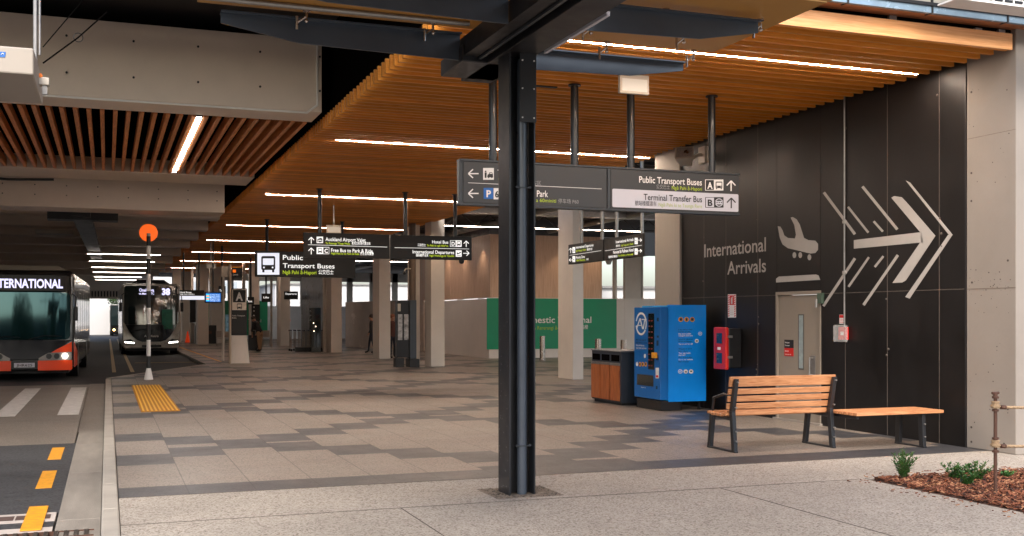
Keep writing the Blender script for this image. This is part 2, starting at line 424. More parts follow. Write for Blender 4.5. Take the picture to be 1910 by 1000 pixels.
# crossing table, channel, markings
ct = MB().hexa([(-9, 18.9, -.2), (-.42, 18.9, -.2), (-.42, 29.5, -.2), (-9, 29.5, -.2)], [(-9, 18.9, -.02), (-.42, 18.9, -.02), (-.42, 29.0, -.02), (-9, 29.0, -.02)])
ct.hexa([(-9, 16.104, -.2), (-.42, 16.104, -.2), (-.42, 18.898, -.2), (-9, 18.898, -.2)], [(-9, 16.104, -.08), (-.42, 16.104, -.08), (-.42, 18.898, -.021), (-9, 18.898, -.021)])
ct.hexa([(-.416, 17.6, -.2), (-.05, 17.6, -.2), (-.05, 29.3, -.2), (-.416, 29.3, -.2)], [(-.416, 17.6, -.078), (-.05, 17.6, -.078), (-.05, 29.3, -.024), (-.416, 29.3, -.024)])
struct(ct, 'crossing_table', m_table)
ch = MB()
for y in [-20+i*3 for i in range(13)]:
    if y >= 17.5: break
    ch.box(-.40, y, -.2, -.05, min(y+2.99, 17.59), RZ+.045)
struct(ch, 'gutter_channel', m_channel, bevel=.006)
ca = MB().box(-9, 10.45, -.2, -.40, 16.1, RZ+.04); struct(ca, 'asphalt_patch', m_asph)
mk = MB()
for x in (-.8, -1.8, -2.82, -3.84, -4.86, -5.9): mk.box(x, 20.1, -.021, x+.34, 27.8, -.016)
struct(mk, 'crossing_stripes', m_white)
mk = MB()
for (ya, yb) in ((822, 806), (859, 837), (912, 880)):
    a = onZ(60, ya, -.08); b = onZ(60, yb, -.08); mk.box(-.68, a.y, RZ+.038, -.53, b.y, RZ+.0435)
struct(mk, 'yellow_dashes', m_yellow)
mk = MB()
a = onZ(60, 992, -.08).y; b = onZ(60, 948, -.08).y
mk.box(-.66, a, RZ+.05, -.50, b, RZ+.056); struct(mk, 'yellow_dash_near', m_yellow)
b4 = MB().box(-9, 10.0, -.2, -.42, 10.44, RZ+.044).box(-9, 9.45, -.2, -.42, 9.72, RZ+.044)
struct(b4, 'concrete_bands', M('pale_band', srgb(190, 180, 172), .7, var=.15, scale=4))
struct(MB().box(-9, 9.725, -.2, -.42, 9.995, RZ+.042), 'asphalt_strip', m_asph)
bb = MB(); x = -9.0
while x < -.5:
    bb.box(x, 10.12, RZ+.0445, x+.13, 10.32, RZ+.048); x += .145
struct(bb, 'brick_band', M('brown_paver', srgb(84, 66, 60), .7, var=.25, scale=9))
struct(MB().box(-9, 6, -.2, -.42, 9.2, RZ+.042), 'near_roadway', m_asph)
# drain grate across the road edge
t = thing('drain_grate', 'ribbed cast iron drain grate across the gutter at the bottom left corner', 'drain grate', (-.6, 9.3, RZ+.04))
gr = MB(); x = -1.6
while x < -.12:
    gr.box(x, 9.22, RZ+.0, x+.035, 9.44, RZ+.06); x += .075
gr.build('bars', M('cast_iron', srgb(70, 62, 56), .6, metal=.4, var=.3, scale=20), t, bevel=.004)
MB().box(-1.65, 9.20, RZ-.02, -.10, 9.218, RZ+.055).box(-1.65, 9.442, RZ-.02, -.10, 9.449, RZ+.055).build('frame', m_rust, t)
# lane lines in the bus area
mk = MB()
for x in (.22, .78): mk.box(x-.07, 37.2, RZ+.002, x+.05, 95, RZ+.006)
mk.box(1.0, 44.5, RZ+.002, 3.25, 44.65, RZ+.006)
struct(mk, 'lane_lines', m_lane)
yl = MB(); yl.prism([(3.9, 42, .003), (4.0, 41.6, .003), (3.75, 70, .003), (3.6, 70, .003)], (0, 0, .002))
struct(yl, 'platform_edge_line', m_yellow)

# tactile pad
tp = thing('tactile_pad', 'ribbed yellow tactile strip on the paving before the beacon pole', 'tactile paving', (.87, 23.9, 0))
MB().box(.55, 19.95, .0005, 1.21, 27.8, .008).build('base_plate', M('tactile_base', srgb(186, 124, 34), .6, var=.15, scale=9), tp)
rb = MB()
for i in range(9):
    x = .58+i*.0705; rb.box(x, 20.0, .0085, x+.034, 27.75, .018)
rb.build('ribs', M('tactile_rib', srgb(236, 184, 62), .5, var=.12, scale=12), tp, bevel=.004)

# ================================================================ timber slat ceiling
ZC = 4.85; ZT = 5.04
ceil = thing('slat_ceiling', 'broad orange timber slat ceiling running back over the footpath', 'slatted ceiling', (7, 10.1, ZC))
sl_ = MB(); y = 10.13; k = 0
while y < 82:
    xl, xr = 3.42, 10.12
    if y > 19.3: xr = 10.3
    sl_.box(xl+random.uniform(-.006, .006), y, ZC, xr+random.uniform(-.006, .006), y+.05, ZT-.001); y += .222
sl_.build('slats', m_slat, ceil, recalc=False)
MB().box(3.48, 10.2, ZT+.01, 10.35, 83, ZT+.06).build('backing_panel', M('ceiling_backing', srgb(30, 18, 10), .9, var=.1, spec=.1), ceil)
MB().box(6.2, 10.085, ZC-.002, 10.14, 10.125, ZT+.0).build('front_board', wood('front_board_timber', srgb(250, 188, 130), srgb(232, 160, 100), along=(.5, 12, 12), rough=.4), ceil)
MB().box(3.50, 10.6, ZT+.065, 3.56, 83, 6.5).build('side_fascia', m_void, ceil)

# linear ceiling lights
rows = [11.5, 19.4, 28.6, 38.6, 46.4, 55, 64, 73]
nm = ['nearest the daylight', 'second from the front', 'third from the front', 'fourth from the front', 'fifth from the front', 'sixth from the front', 'seventh from the front', 'farthest back']
for i, y in enumerate(rows):
    t = thing('linear_light', 'thin glowing line of light in the timber slats, '+nm[i], 'ceiling light', (6.9, y, ZC), 'linear lights across the slat ceiling')
    x1 = 9.95 if i == 0 else 10.15
    MB().box(3.85 if i else 4.6, y-.016, ZC-.016, x1, y+.016, ZC-.0145).build('diffuser', m_led if i < 3 else m_led3, t)
    MB().box(3.84 if i else 4.6, y-.026, ZC-.014, x1+.01, y+.026, ZC-.0005).build('housing', m_slat, t)

# ================================================================ road ceiling: beams, deck, timber battens
struct(MB().box(-12, 10.1, 6.5, 3.6, 100, 6.7), 'deck_soffit', m_deck)
t = thing('concrete_beam', 'deep beige boxed beam with bolt holes, nearest beam over the road', 'beam', (-2, 17.8, 5.0), 'beams over the road')
MB().box(-9, 17.8, 5.01, 3.3, 18.75, 6.2).build('panel', m_beige2, t, bevel=.01)
b = MB(); S = Surf('Y', 17.8)
for x in [-2.5+i*.62*1.55 for i in range(7)]:
    for z in (5.36, 5.92): b.cyl((x, 17.78, z), (x, 17.81, z), .018, 8)
b.build('bolt', m_inkblk, t)
b = MB().tube([(-9, 17.77, 4.985), (3.05, 17.77, 4.985), (3.22, 17.77, 5.12), (3.22, 17.77, 6.2)], .018, 8)
b.build('edge_conduit', m_txt, t, smooth=True)
MB().box(-.35, 17.79, 5.06, -.1, 17.80, 5.30).build('access_panel', m_beige2, t, bevel=.002)
t = thing('timber_battens', 'row of spaced timber battens running lengthwise over the road', 'battens', (-.2, 22, 5.0))
b = MB(); x = -4.2
while x < 3.3:
    b.box(x, 18.80, 5.0, x+.066, 26.48, 5.17); x += .2045
b.build('battens', m_slat2, t, recalc=False)
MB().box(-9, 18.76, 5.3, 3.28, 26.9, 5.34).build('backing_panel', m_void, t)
t = thing('linear_light', 'slanting white light strip set between the road battens', 'ceiling light', (1.44, 22.8, 5.0), 'lights over the road')
MB().box(1.405, 18.9, 4.993, 1.485, 26.1, 4.999).build('diffuser', m_led2, t); MB().box(1.40, 18.85, 5.0, 1.49, 26.15, 5.06).build('housing', m_black, t)
t = thing('concrete_beam', 'shallow beige lip beam where the timber battens end', 'beam', (-2, 26.5, 4.99), 'beams over the road')
MB().box(-9, 26.5, 4.99, 3.3, 28.2, 5.5).build('panel', m_beige2, t, bevel=.008)
t = thing('concrete_beam', 'low beige beam face with bolts behind the timber battens', 'beam', (-2, 29, 4.35), 'beams over the road')
MB().box(-9, 29, 4.36, 2.85, 30.2, 6.3).build('panel', m_beige2, t, bevel=.01)
b = MB()
for i in range(9): b.cyl((-3.1+i*.72, 28.985, 4.66), (-3.1+i*.72, 29.01, 4.66), .016, 8).cyl((-3.1+i*.72, 28.985, 4.9), (-3.1+i*.72, 29.01, 4.9), .016, 8)
b.build('bolt', m_inkblk, t)
MB().tube([(-3.2, 28.2, 4.97), (-2.2, 28.3, 4.92), (-1.2, 28.3, 4.96)], .03, 8).build('cable', m_plastblk, t)
bl = ['first dark grey beam beyond the battens', 'second dark grey beam beyond the battens', 'third dark grey beam beyond the battens', 'fourth dark grey beam beyond the battens', 'fifth dark grey beam beyond the battens', 'sixth dark grey beam beyond the battens', 'seventh dark grey beam beyond the battens', 'dark grey beam nearest the bright far exit']
for i, y in enumerate([35, 39.2, 43.5, 48, 54, 61, 69, 78]):
    tag(MB().box(-9, y, 4.72-.03*i, 3.3, y+.9, 5.6).build('concrete_beam', m_beige2, bevel=.01, origin=(-2, y, 4.7)), bl[i], 'beam', 'beams over the road')
struct(MB().box(-9, 31, 5.6, 3.3, 95, 5.7), 'lower_deck', M('deck_lining', srgb(170, 154, 138), .8, var=.12, scale=1))
t = thing('service_duct', 'long black service duct running back under the road ceiling', 'duct', (-1.0, 33, 4.6))
MB().hexa([(-.95, 33, 4.5), (-.45, 33, 4.5), (-.2, 60, 4.5), (-.7, 60, 4.5)], [(-.95, 33, 4.7), (-.45, 33, 4.7), (-.2, 60, 4.7), (-.7, 60, 4.7)]).build('duct', m_beamblk, t)
MB().box(-1.6, 33.5, 4.45, .3, 34.2, 4.68).build('junction_tray', m_beamblk, t)
tag(MB().box(-2.3, 40.4, 4.52, -1.1, 41.2, 4.66).build('ceiling_unit', m_cream, bevel=.02, origin=(-1.7, 40.8, 4.6)), 'pale box shaped unit under the road ceiling', 'ceiling unit')
fl = ['above the grey bus', 'behind the grey bus roof', 'over the middle of the tunnel', 'deep in the tunnel', 'near the far exit', 'nearest the far exit']
for i, y in enumerate([50.5, 57, 64, 71, 78.9, 85]):
    t = thing('linear_light', 'white light strip across the road ceiling '+fl[i], 'ceiling light', (1, y, 4.4), 'lights over the road')
    MB().box(-.8, y, 4.40, 2.2, y+.06, 4.41).build('diffuser', M('led_strip_far', (1, .88, .76), .5, var=0, emit=14), t); MB().box(-.82, y-.02, 4.411, 2.22, y+.12, 4.5).build('housing', m_cream, t)
t = thing('exit_lintel', 'low pale lintel over the bright far exit of the busway', 'beam', (-2, 93, 3.1))
MB().box(-9, 93, 3.15, 3.5, 93.6, 5.7).build('panel', m_beige2, t)
b = MB()
for i in range(40): b.box(-6+i*.23, 92.9, 3.3, -6+i*.23+.1, 92.99, 3.75)
b.build('louvre_slots', m_inkblk, t)
# unseen far-side wall, added to keep the bus lane dark
w_ = thing('shade_wall', 'unseen concrete wall added along the far side of the road to darken it', 'wall', (-9, 50, 0))
MB().box(-9.4, 17.8, -.2, -9.0, 95, 6.5).build('wall_panel', m_beige2, w_)

# ================================================================ big black wall with mural
WX = 10.2
wall = thing('feature_wall', 'tall black painted wall with large arrivals mural and grey door', 'wall', (WX, 14, 0))
wb = MB(); ya, yb = 10.9, 18.16
segs = [10.9, 11.37, 12.38, 13.3, 13.9, 15.05, 15.6, 16.6, 17.35, 18.16]
for a, b_ in zip(segs[:-1], segs[1:]):
    wb.box(WX, a+.003, 2.02, WX+.3, b_-.003, 5.0)
    if not (a >= 13.89 and b_ <= 15.06): wb.box(WX, a+.003, 0, WX+.3, b_-.003, 2.014)
wb.box(WX+.02, ya, .0, WX+.29, 13.9, 5).box(WX+.02, 15.05, 0, WX+.29, yb, 5).box(WX+.02, 13.9, 2.03, WX+.29, 15.05, 5)
wb.build('black_panels', m_blkwall, wall)
MB().box(WX-.006, ya-.005, 0, WX+.3, ya+.012, 4.9).build('edge_strip', m_inkblk, wall)
MB().box(WX, 18.165, 0, WX+.35, 19.25, 5.6).box(WX-.05, 18.165, 0, WX-.002, 18.40, 5.0).build('far_pier', m_beige, wall, bevel=.01)
MB().box(WX, 10.09, 0, WX+.40, 10.89, 5.6).box(WX+.40, 10.09, 0, 16, 10.35, 5.6).build('near_pier', m_beige, wall, bevel=.012)
bo = MB()
for (px, py) in ((1812, 172), (1812, 323), (1812, 375), (1813, 527), (1812, 797), (1812, 824), (1880, 486), (1880, 763), (1873, 828)):
    p = onX(px, py, WX); bo.cyl(p+Vector((-.004, 0, 0)), p+Vector((.01, 0, 0)), .014, 10)
bo.build('bolt_hole', M('bolt_hole_grey', srgb(70, 62, 56), .7, var=0), wall)
MB().box(WX-.0015, 10.095, 2.0, WX+.001, 10.885, 2.012).box(WX-.0015, 10.095, 3.9, WX+.001, 10.885, 3.907).build('formwork_line', M('form_line', srgb(118, 108, 98), .8, var=.3, scale=9), wall)
random.seed(14); bo = MB()
for i in range(70):
    r_ = random.uniform(.003, .009); yy, zz = random.uniform(10.15, 10.85), random.choice((random.uniform(.05, 4.6), random.gauss(2.05, .12))); bo.cyl((WX-.001, yy, zz), (WX+.002, yy, zz), r_, 7)
bo.build('surface_voids', MATS['bolt_hole_grey'], wall)
# scattered fixings and scuffs on the black wall
random.seed(3); bo = MB()
for i in range(26):
    yy = random.choice([11.37, 12.38, 13.3, 15.6, 16.6, 17.35])+random.uniform(-.05, .05); zz = random.uniform(.6, 4.6)
    bo.ball((WX-.004, yy, zz), random.uniform(.008, .02), 5, 8, sx=.5)
bo.build('fixings', M('fixing_grey', srgb(90, 82, 76), .6, var=.2), wall)
# joints
jt = MB()
for yy in (11.37, 12.38, 13.3, 15.6, 16.6, 17.35): jt.box(WX-.002, yy-.004, 0, WX+.001, yy+.004, 4.9)
jt.box(WX-.0025, 10.93, 2.006, WX+.001, 13.87, 2.014).box(WX-.0025, 15.08, 2.006, WX+.001, 18.1, 2.014)
jt.build('joint_lines', M('joint_grey', srgb(96, 88, 82), .6, var=.3, scale=6), wall)
SW = Surf('X', WX)
mu = MB()
P = lambda *pts: mu.poly(SW, pts, off=.004, th=.003)
P((1690, 337), (1698, 341), (1777, 438), (1771, 439))
P((1777, 438), (1697, 557), (1689, 554), (1769, 438))
P((1663, 369), (1668, 366), (1682, 368), (1690, 376), (1745, 440), (1719, 436))
P((1745, 440), (1690, 523), (1683, 527), (1665, 528), (1719, 449), (1719, 436))
P((1593, 448), (1719, 433), (1722, 452), (1593, 464))
for (a, b_, c_, d_) in ((1537, 359, 1595, 437), (1582, 386, 1620, 434), (1630, 413, 1647, 432), (1609, 348, 1674, 428), (1536, 571, 1595, 482), (1583, 535, 1621, 480), (1632, 498, 1648, 478), (1611, 569, 1675, 476)):
    mu.line(SW, [(a, b_), (c_, d_)], 5 if abs(c_-a) > 40 else 4, off=.004)
# descending aeroplane
P((1451, 422), (1456, 423), (1460, 430), (1463, 439), (1470, 444), (1483, 445), (1485, 438), (1482, 420), (1475, 406), (1479, 405), (1486, 409), (1492, 419), (1500, 444), (1508, 448), (1521, 449), (1526, 455), (1526, 466), (1521, 472), (1512, 473), (1470, 463), (1460, 456), (1455, 444))
for cx in (1482, 1493, 1510): mu.disc(SW, cx, 476 if cx < 1500 else 480, 3.4, 5.5, off=.004)
P((1448, 527), (1448, 520), (1453, 516), (1522, 512), (1527, 514), (1530, 522))
mu.build('mural_graphic', m_mural, wall)
lt = MB()
lt.text(SW, 'International', 1314, 1429, 480, 455, bold=.01).text(SW, 'Arrivals', 1357, 1429, 512, 487, bold=.01)
lt.build('mural_lettering', m_mural, wall)
# door
dr = MB().box(WX+.02, 13.93, .02, WX+.06, 15.02, 2.0).build('door', m_door, wall, bevel=.003)
MB().box(WX-.012, 13.88, .0, WX+.05, 13.93, 2.06).box(WX-.012, 15.02, 0, WX+.05, 15.07, 2.06).box(WX-.012, 13.93, 2.005, WX+.05, 15.02, 2.06).build('frame', m_door, dr, bevel=.003)
MB().box(WX+.015, 14.36, .85, WX+.021, 14.47, 1.68).build('window', M('door_glazing', srgb(150, 165, 168), .15, var=.2, scale=8), dr)
MB().box(WX+.012, 14.345, .83, WX+.0185, 14.36, 1.70).box(WX+.012, 14.47, .83, WX+.0185, 14.485, 1.70).box(WX+.012, 14.36, 1.68, WX+.0185, 14.47, 1.70).box(WX+.012, 14.36, .83, WX+.0185, 14.47, .85).build('window_bead', M('bead', srgb(90, 88, 84), .4), dr)
h = MB().tube([(WX+.02, 14.12, 1.02), (WX-.04, 14.12, 1.02), (WX-.04, 14.12, .76), (WX+.02, 14.12, .76)], .012, 8); h.build('handle', m_galv, dr, smooth=True)
MB().box(WX+.014, 14.05, .66, WX+.0198, 14.17, 1.06).build('push_plate', m_galv, dr)
MB().box(WX+.012, 14.62, 1.16, WX+.0195, 14.86, 1.29).build('notice_upper', m_inkblk, dr); MB().box(WX+.012, 14.62, 1.03, WX+.0195, 14.86, 1.158).build('notice_lower', m_red, dr)
fd = Flat((WX+.011, 14.84, 1.0), (0, -1, 0), (-1, 0, 0)); nt_ = MB()
nt_.text(fd, 'Workzone', .0, .12, .235, .26, off=.001).text(fd, 'Contractor', 0, .13, .19, .215, off=.001).text(fd, 'Kaimahi', 0, .1, .1, .125, off=.001).text(fd, 'Contractors only', 0, .17, .05, .07, off=.001)
nt_.build('notice_lettering', m_txt, dr)
MB().box(WX-.05, 13.80, 1.86, WX-.002, 13.92, 2.02).build('door_closer', M('green_lock', srgb(90, 110, 95), .4, metal=.5), dr, bevel=.004)
MB().cyl((WX-.06, 13.92, 1.80), (WX-.06, 13.92, 1.93), .022, 10).build('padlock', m_galv, dr)
MB().box(WX-.05, 13.85, .001, WX-.0, 15.1, .03).build('threshold', m_beige, dr)

# fascia of the building above the slats, upper right
fa = thing('building_fascia', 'glazed metal fascia above the timber ceiling at the top right', 'fascia', (10, 9.9, 5.1))
MB().box(6.4, 9.88, 5.10, 16, 9.93, 5.175).build('blue_flashing', M('flashing', srgb(140, 165, 185), .25, metal=.3, var=.2, scale=3), fa)
MB().box(6.4, 9.93, 5.105, 16, 10.15, 5.12).build('timber_soffit', wood('soffit_ply', srgb(170, 112, 76), srgb(130, 84, 54), along=(.5, 6, 6)), fa)
MB().box(6.4, 9.89, 5.215, 16, 9.99, 6.4).build('glazing', M('fascia_glass', srgb(150, 148, 140), .2, var=.08, scale=2, coat=.5), fa)
b = MB().box(6.4, 9.86, 5.177, 16, 9.99, 5.213)
for x in (6.6, 7.6, 8.75, 9.85, 11.0, 12.2): b.box(x, 9.865, 5.097, x+.018, 9.99, 6.4)
b.build('mullions', m_inkblk, fa)
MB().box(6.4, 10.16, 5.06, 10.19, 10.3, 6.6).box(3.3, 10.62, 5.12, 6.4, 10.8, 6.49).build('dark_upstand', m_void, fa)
for (px, py) in ((1500, 12), (1665, 34), (1825, 57), (1868, 60)):
    p = onY(px, py, 10.13); b = MB(); b.box(p.x-.05, 10.12, p.z-.04, p.x+.05, 10.16, p.z+.03).cyl((p.x-.02, 10.1, p.z-.03), (p.x+.08, 10.1, p.z-.05), .013, 8)
    b.build('bracket', m_galv, fa, bevel=.003)
v = thing('vent_grille', 'white louvre with rows of slots at the top right corner', 'vent grille', (10, 9.2, 5.4))
S2 = Flat((9.15, 9.2, 5.31)); b = MB(); b.box(8.5, 9.2, 5.05, 12, 9.5, 5.07)
vx = 9.1
b.box(8.5, 9.18, 5.04, 12, 9.2, 5.6); b.build('casing', m_txt, v)
b = MB()
for r_ in range(5):
    for c_ in range(17): b.box(8.56+c_*.14+(r_ % 2)*.06, 9.172, 5.07+r_*.045, 8.56+c_*.14+.11+(r_ % 2)*.06, 9.179, 5.07+r_*.045+.028)
b.build('slots', m_inkblk, v)
# ================================================================ steel column at the front
pc = Vector((3.60, 9.54, 0))
col_ = thing('steel_column', 'black steel H column with a pipe in its channel, standing in the foreground', 'column', pc)
xa, xb, yf, yk = 3.475, 3.735, 9.40, 9.70
MB().box(xa, yf, -.02, xa+.016, yk, 4.1).box(xb-.016, yf, -.02, xb, yk, 4.1).box(xa+.018, 9.544, -.02, xb-.018, 9.556, 4.1).build('column_section', m_black, col_, bevel=.003)
MB().cyl((3.625, 9.47, -.02), (3.625, 9.47, 4.05), .046, 24).build('downpipe', M('grey_downpipe', srgb(74, 82, 92), .35, var=.1, scale=3, coat=.2), col_, smooth=True)
MB().box(xa+.1, yf-.012, 3.46, xb+.004, yf-.002, 4.1).build('cover_plate', m_black, col_, bevel=.002)
b = MB()
for x in (xa+.125, xb-.02):
    for z in (3.5, 3.77, 4.03): b.cyl((x, yf-.018, z), (x, yf-.010, z), .008, 8)
b.build('screws', m_txt, col_)
b = MB()
for z in (.45, 2.85): b.box(3.565, 9.42, z, 3.685, 9.426, z+.012).cyl((3.56, 9.42, z+.01), (3.56, 9.44, z+.01), .012, 8).cyl((3.69, 9.42, z+.01), (3.69, 9.44, z+.01), .012, 8)
b.build('pipe_clamp', m_frame, col_)
random.seed(5); b = MB()
for i in range(46):
    z = random.uniform(.05, 1.9)**1.0; yy = random.uniform(yf+.02, yk-.02); b.box(xa-.0012, yy, z, xa, yy+random.uniform(.003, .008), z+random.uniform(.004, .012))
b.build('paint_chips', M('chipped_paint', srgb(150, 150, 150), .7, var=0), col_)
struct(MB().box(3.32, 9.28, -.1, 3.97, 9.87, .0035), 'gravel_square', m_gravel)
gp = MB(); random.seed(11)
for i in range(1300):
    x, y = random.uniform(3.33, 3.96), random.uniform(9.29, 9.86); r_ = random.uniform(.004, .009)
    if xa-.005 < x < xb+.005 and yf-.005 < y < yk+.005: continue
    gp.ball((x, y, .004), r_, 3, 5, sz=.7)
o = gp.build('gravel_stones', m_gravel); tag(o, kind='stuff')

# ================================================================ steel and glass canopy in the foreground
ZB, ZTb = 4.10, 4.36
can = thing('canopy', 'black steel canopy frame carrying bronze glass over the forecourt', 'canopy', (3.6, 9.5, 4.1))
MB().box(3.44, 2, ZB, 3.76, 10.75, ZTb+.05).build('main_beam', m_beamblk, can, bevel=.004)
MB().box(3.2, 2.5, ZB+.06, 3.30, 10.5, ZB+.24).box(3.30, 2.5, ZB+.2, 3.44, 10.5, ZB+.24).box(3.2, 2.5, ZB+.055, 3.34, 10.5, ZB+.068).build('side_channel', m_beamblk, can, bevel=.002)
MB().box(3.345, 2.5, ZB+.03, 3.375, 10.4, ZB+.052).build('cable_tray_lip', m_frame, can)
MB().box(3.80, 8.0, ZB+.0, 3.83, 9.35, ZB+.035).build('light_batten', m_panelw, can)
MB().box(3.18, 9.9, ZB-.0, 3.76, 10.62, ZB+.16).build('end_bracket', m_black, can, bevel=.01)
def blade(y, side, xr, xt, ztip=(2.70, 2.62), kink=None, full=2.47, top=2.70):
    e = EYE; x0 = 3.77 if side > 0 else 3.19
    pts = [(x0, y, e+top), (x0, y, e+full), (kink, y, e+full+.03), (xt, y, e+ztip[1]), (xt, y, e+ztip[0])]
    b = MB().prism(pts, (0, .02, 0)); b.box(min(x0, xt), y-.07, e+top+.001, max(x0, xt), y+.09, e+top+.013)
    b.build('fin', m_fin, can)
blade(10.3, 1, 0, 5.80, kink=5.17, ztip=(2.72, 2.65), full=2.52, top=2.72)
blade(8.65, 1, 0, 5.66, kink=5.05, ztip=(2.73, 2.64), full=2.50, top=2.73)
blade(10.0, -1, 0, .95, kink=1.65, ztip=(2.72, 2.63), full=2.48, top=2.72)
blade(8.65, -1, 0, .95, kink=1.65, ztip=(2.70, 2.60), full=2.49)
blade(7.0, 1, 0, 5.66, kink=5.05, full=2.52); blade(7.0, -1, 0, .95, kink=1.65, full=2.49)
ZG = 4.45
gl = MB()
for (a, b_) in ((2.0, 3.9), (3.93, 5.9), (5.93, 8.05), (8.08, 10.02)):
    gl.box(.75, a, ZG, 3.35, b_, ZG+.02).box(3.85, a, ZG, 6.0, b_, ZG+.02)
gl.build('glass_panel', m_canopy, can)
def spider(x, y):
    b = MB().cyl((x, y, ZG-.10), (x, y, ZG-.001), .012, 8).cyl((x, y, ZG-.015), (x, y, ZG-.001), .035, 12).ball((x, y, ZG-.10), .02, 6, 8)
    b.tube([(x, y, ZG-.06), (x-.09, y-.02, ZG-.13)], .010, 6).cyl((x-.09, y-.02, ZG-.19), (x-.09, y-.02, ZG-.07), .013, 8)
    b.build('glass_fitting', m_ss, can, smooth=True)
for x in (1.7, 2.9, 4.75, 5.75):
    for y in (8.75, 10.0 if x > 3.6 else 9.93): spider(x, y)
for x in (4.3, 5.3): spider(x, 9.4)
b = MB().tube([(-2.2, 9.75, ZG-.02), (3.2, 9.75, ZG-.03)], .026, 12); b.build('galvanised_pipe', m_galv, can, smooth=True)
l = MB().cyl((3.95, 8.72, 4.27), (3.95, 8.72, 4.36), .06, 16).ball((3.95, 8.72, 4.27), .05, 8, 12); l.build('bulkhead_lamp', m_ss, can, smooth=True)

# ================================================================ hanging signs
def arrow(b, S, cx, cy, r, d, wd, off=.004):
    k = {'u': (0, 1), 'l': (-1, 0), 'r': (1, 0), 'd': (0, -1)}[d]; px = (-k[1], k[0])
    sy = -1 if isinstance(S, Surf) else 1
    T = lambda a, c: (cx+(k[0]*a+px[0]*c)*r, cy+sy*(k[1]*a+px[1]*c)*r)
    b.line(S, [T(-1, 0), T(.98, 0)], wd, off); b.line(S, [T(.1, .85), T(1, 0), T(.1, -.85)], wd, off+.0004)
def bus_icon(b, S, cx, cy, h, inner, off=.004, k=1.0):
    """front of a bus, body in b and window/lamps in inner; y axis follows S"""
    s_ = -1 if isinstance(S, Surf) else 1; w2 = h*.42*k; u = h/2
    b.rrect(S, cx-w2, cy-s_*u*.72, cx+w2, cy+s_*u*.95, h*.1, off)
    inner.rrect(S, cx-w2*.78, cy-s_*u*.12, cx+w2*.78, cy+s_*u*.68, h*.04, off+.002)
    for q in (-1, 1):
        inner.disc(S, cx+q*w2*.62, cy-s_*u*.42, h*.055, off=off+.002, n=10)
        b.poly(S, [(cx+q*w2*.55, cy-s_*u*.7), (cx+q*w2*.85, cy-s_*u*.7), (cx+q*w2*.85, cy-s_*u), (cx+q*w2*.55, cy-s_*u)], off)
def hanger(t, S_k, pts, ztop, r=.055, mat=None):
    for (x, y, z) in pts:
        MB().cyl((x, y, z), (x, y, ztop), r, 16).cyl((x, y, ztop-.02), (x, y, ztop-.001), r*1.6, 16).build('hanging_pole', mat or m_black, t, smooth=True)

# --- front sign
SY = 13.70
t = thing('hanging_sign', 'large grey double hanging sign nearest the camera, partly behind the column', 'sign', (6.5, SY, 3.1), 'hanging direction signs')
SF = Surf('Y', SY-.06)
def pane(t, S, px0, px1, zt, zb, y0, y1, name='sign_panel', mat=m_signface):
    a = S.at(px0, 400); b_ = S.at(px1, 400)
    return MB().box(a.x, y0, zb, b_.x, y1, zt).build(name, mat, t, bevel=.006), a.x, b_.x
zt, zb = EYE+2.06, EYE+1.51
pane(t, SF, 864, 1132, zt, zb, SY-.06, SY+.06); pane(t, SF, 1139, 1379, zt, zb, SY-.06, SY+.06)
a = SF.at(857, 300).x; c_ = SF.at(1135.5, 300).x; d_ = SF.at(1380, 300).x
MB().box(a, SY-.05, zb-.02, a+.05, SY+.05, zt+.02).box(a, SY-.07, zt+.002, d_, SY+.07, zt+.03).box(a, SY-.07, zb-.03, d_, SY+.07, zb-.002).box(c_-.022, SY-.07, zb-.02, c_+.022, SY+.07, zt).build('frame', m_frame, t, bevel=.004)
wt, gn, bk, dm = MB(), MB(), MB(), MB()
wt.text(SF, 'Public Transport Buses', 1192, 1309, 340.5, 328)
gn.text(SF, 'Ngā Pahi ā-Hapori', 1253, 1309, 353.5, 346.5, bold=.0)
dm.text(SF, '公交巴士', 1224, 1249, 351.5, 344.5, bold=0)
pl = MB(); pl.rrect(SF, 1141, 353, 1376, 395, 3, off=.004); pl.v = pl.v
# pale lower panel following the panel's own edges
pl = MB(); x0 = SF.at(1142, 370).x; x1 = SF.at(1377, 370).x; Ff = Flat((0, SY-.06, 0))
pl.rrect(Ff, x0, zb+.02, x1, zb+.275, .02, off=.004)
pl.build('pale_panel', m_panelw, t)
bk.text(SF, 'Terminal Transfer Bus', 1200, 1309, 373, 361, off=.008)
g2 = MB(); g2.text(SF, 'Ngā Pahi ki te Taunga Rere', 1228, 1309, 385, 378, off=.008, bold=0)
bk.text(SF, '航站楼摆渡车', 1184, 1224, 382.5, 375, off=.008, bold=0)
# A bus box
wt.rrect(SF, 1315, 335, 1349, 355.5, .6, off=.004)
bk.rrect(SF, 1316, 336, 1331, 354.5, .3, off=.008); wt.text(SF, 'A', 1318.5, 1328.5, 352, 339.5, off=.012, bold=.03)
bus_icon(bk, SF, 1340.5, 345.8, 14.5, wt, off=.008)
arrow(wt, SF, 1363.5, 347, 9.5, 'u', 2.2)
bk.rrect(SF, 1315, 368, 1349, 387.5, .6, off=.008); pl2 = MB(); pl2.rrect(SF, 1316, 369, 1331, 386.5, .3, off=.012)
bk.text(SF, 'B', 1319, 1328, 384, 372, off=.016, bold=.03)
pl2.ring(SF, 1340.5, 378, 7.5, 7.6, .2, off=.012, a0=20, a1=160); pl2.ring(SF, 1340.5, 378, 7.5, 7.6, .2, off=.012, a0=200, a1=340)
pl2.rrect(SF, 1334, 375, 1347, 381.5, 1, off=.0125)
for q in (-4, 0, 4): bk.disc(SF, 1340.5+q, 378, 1.1, off=.016, n=8)
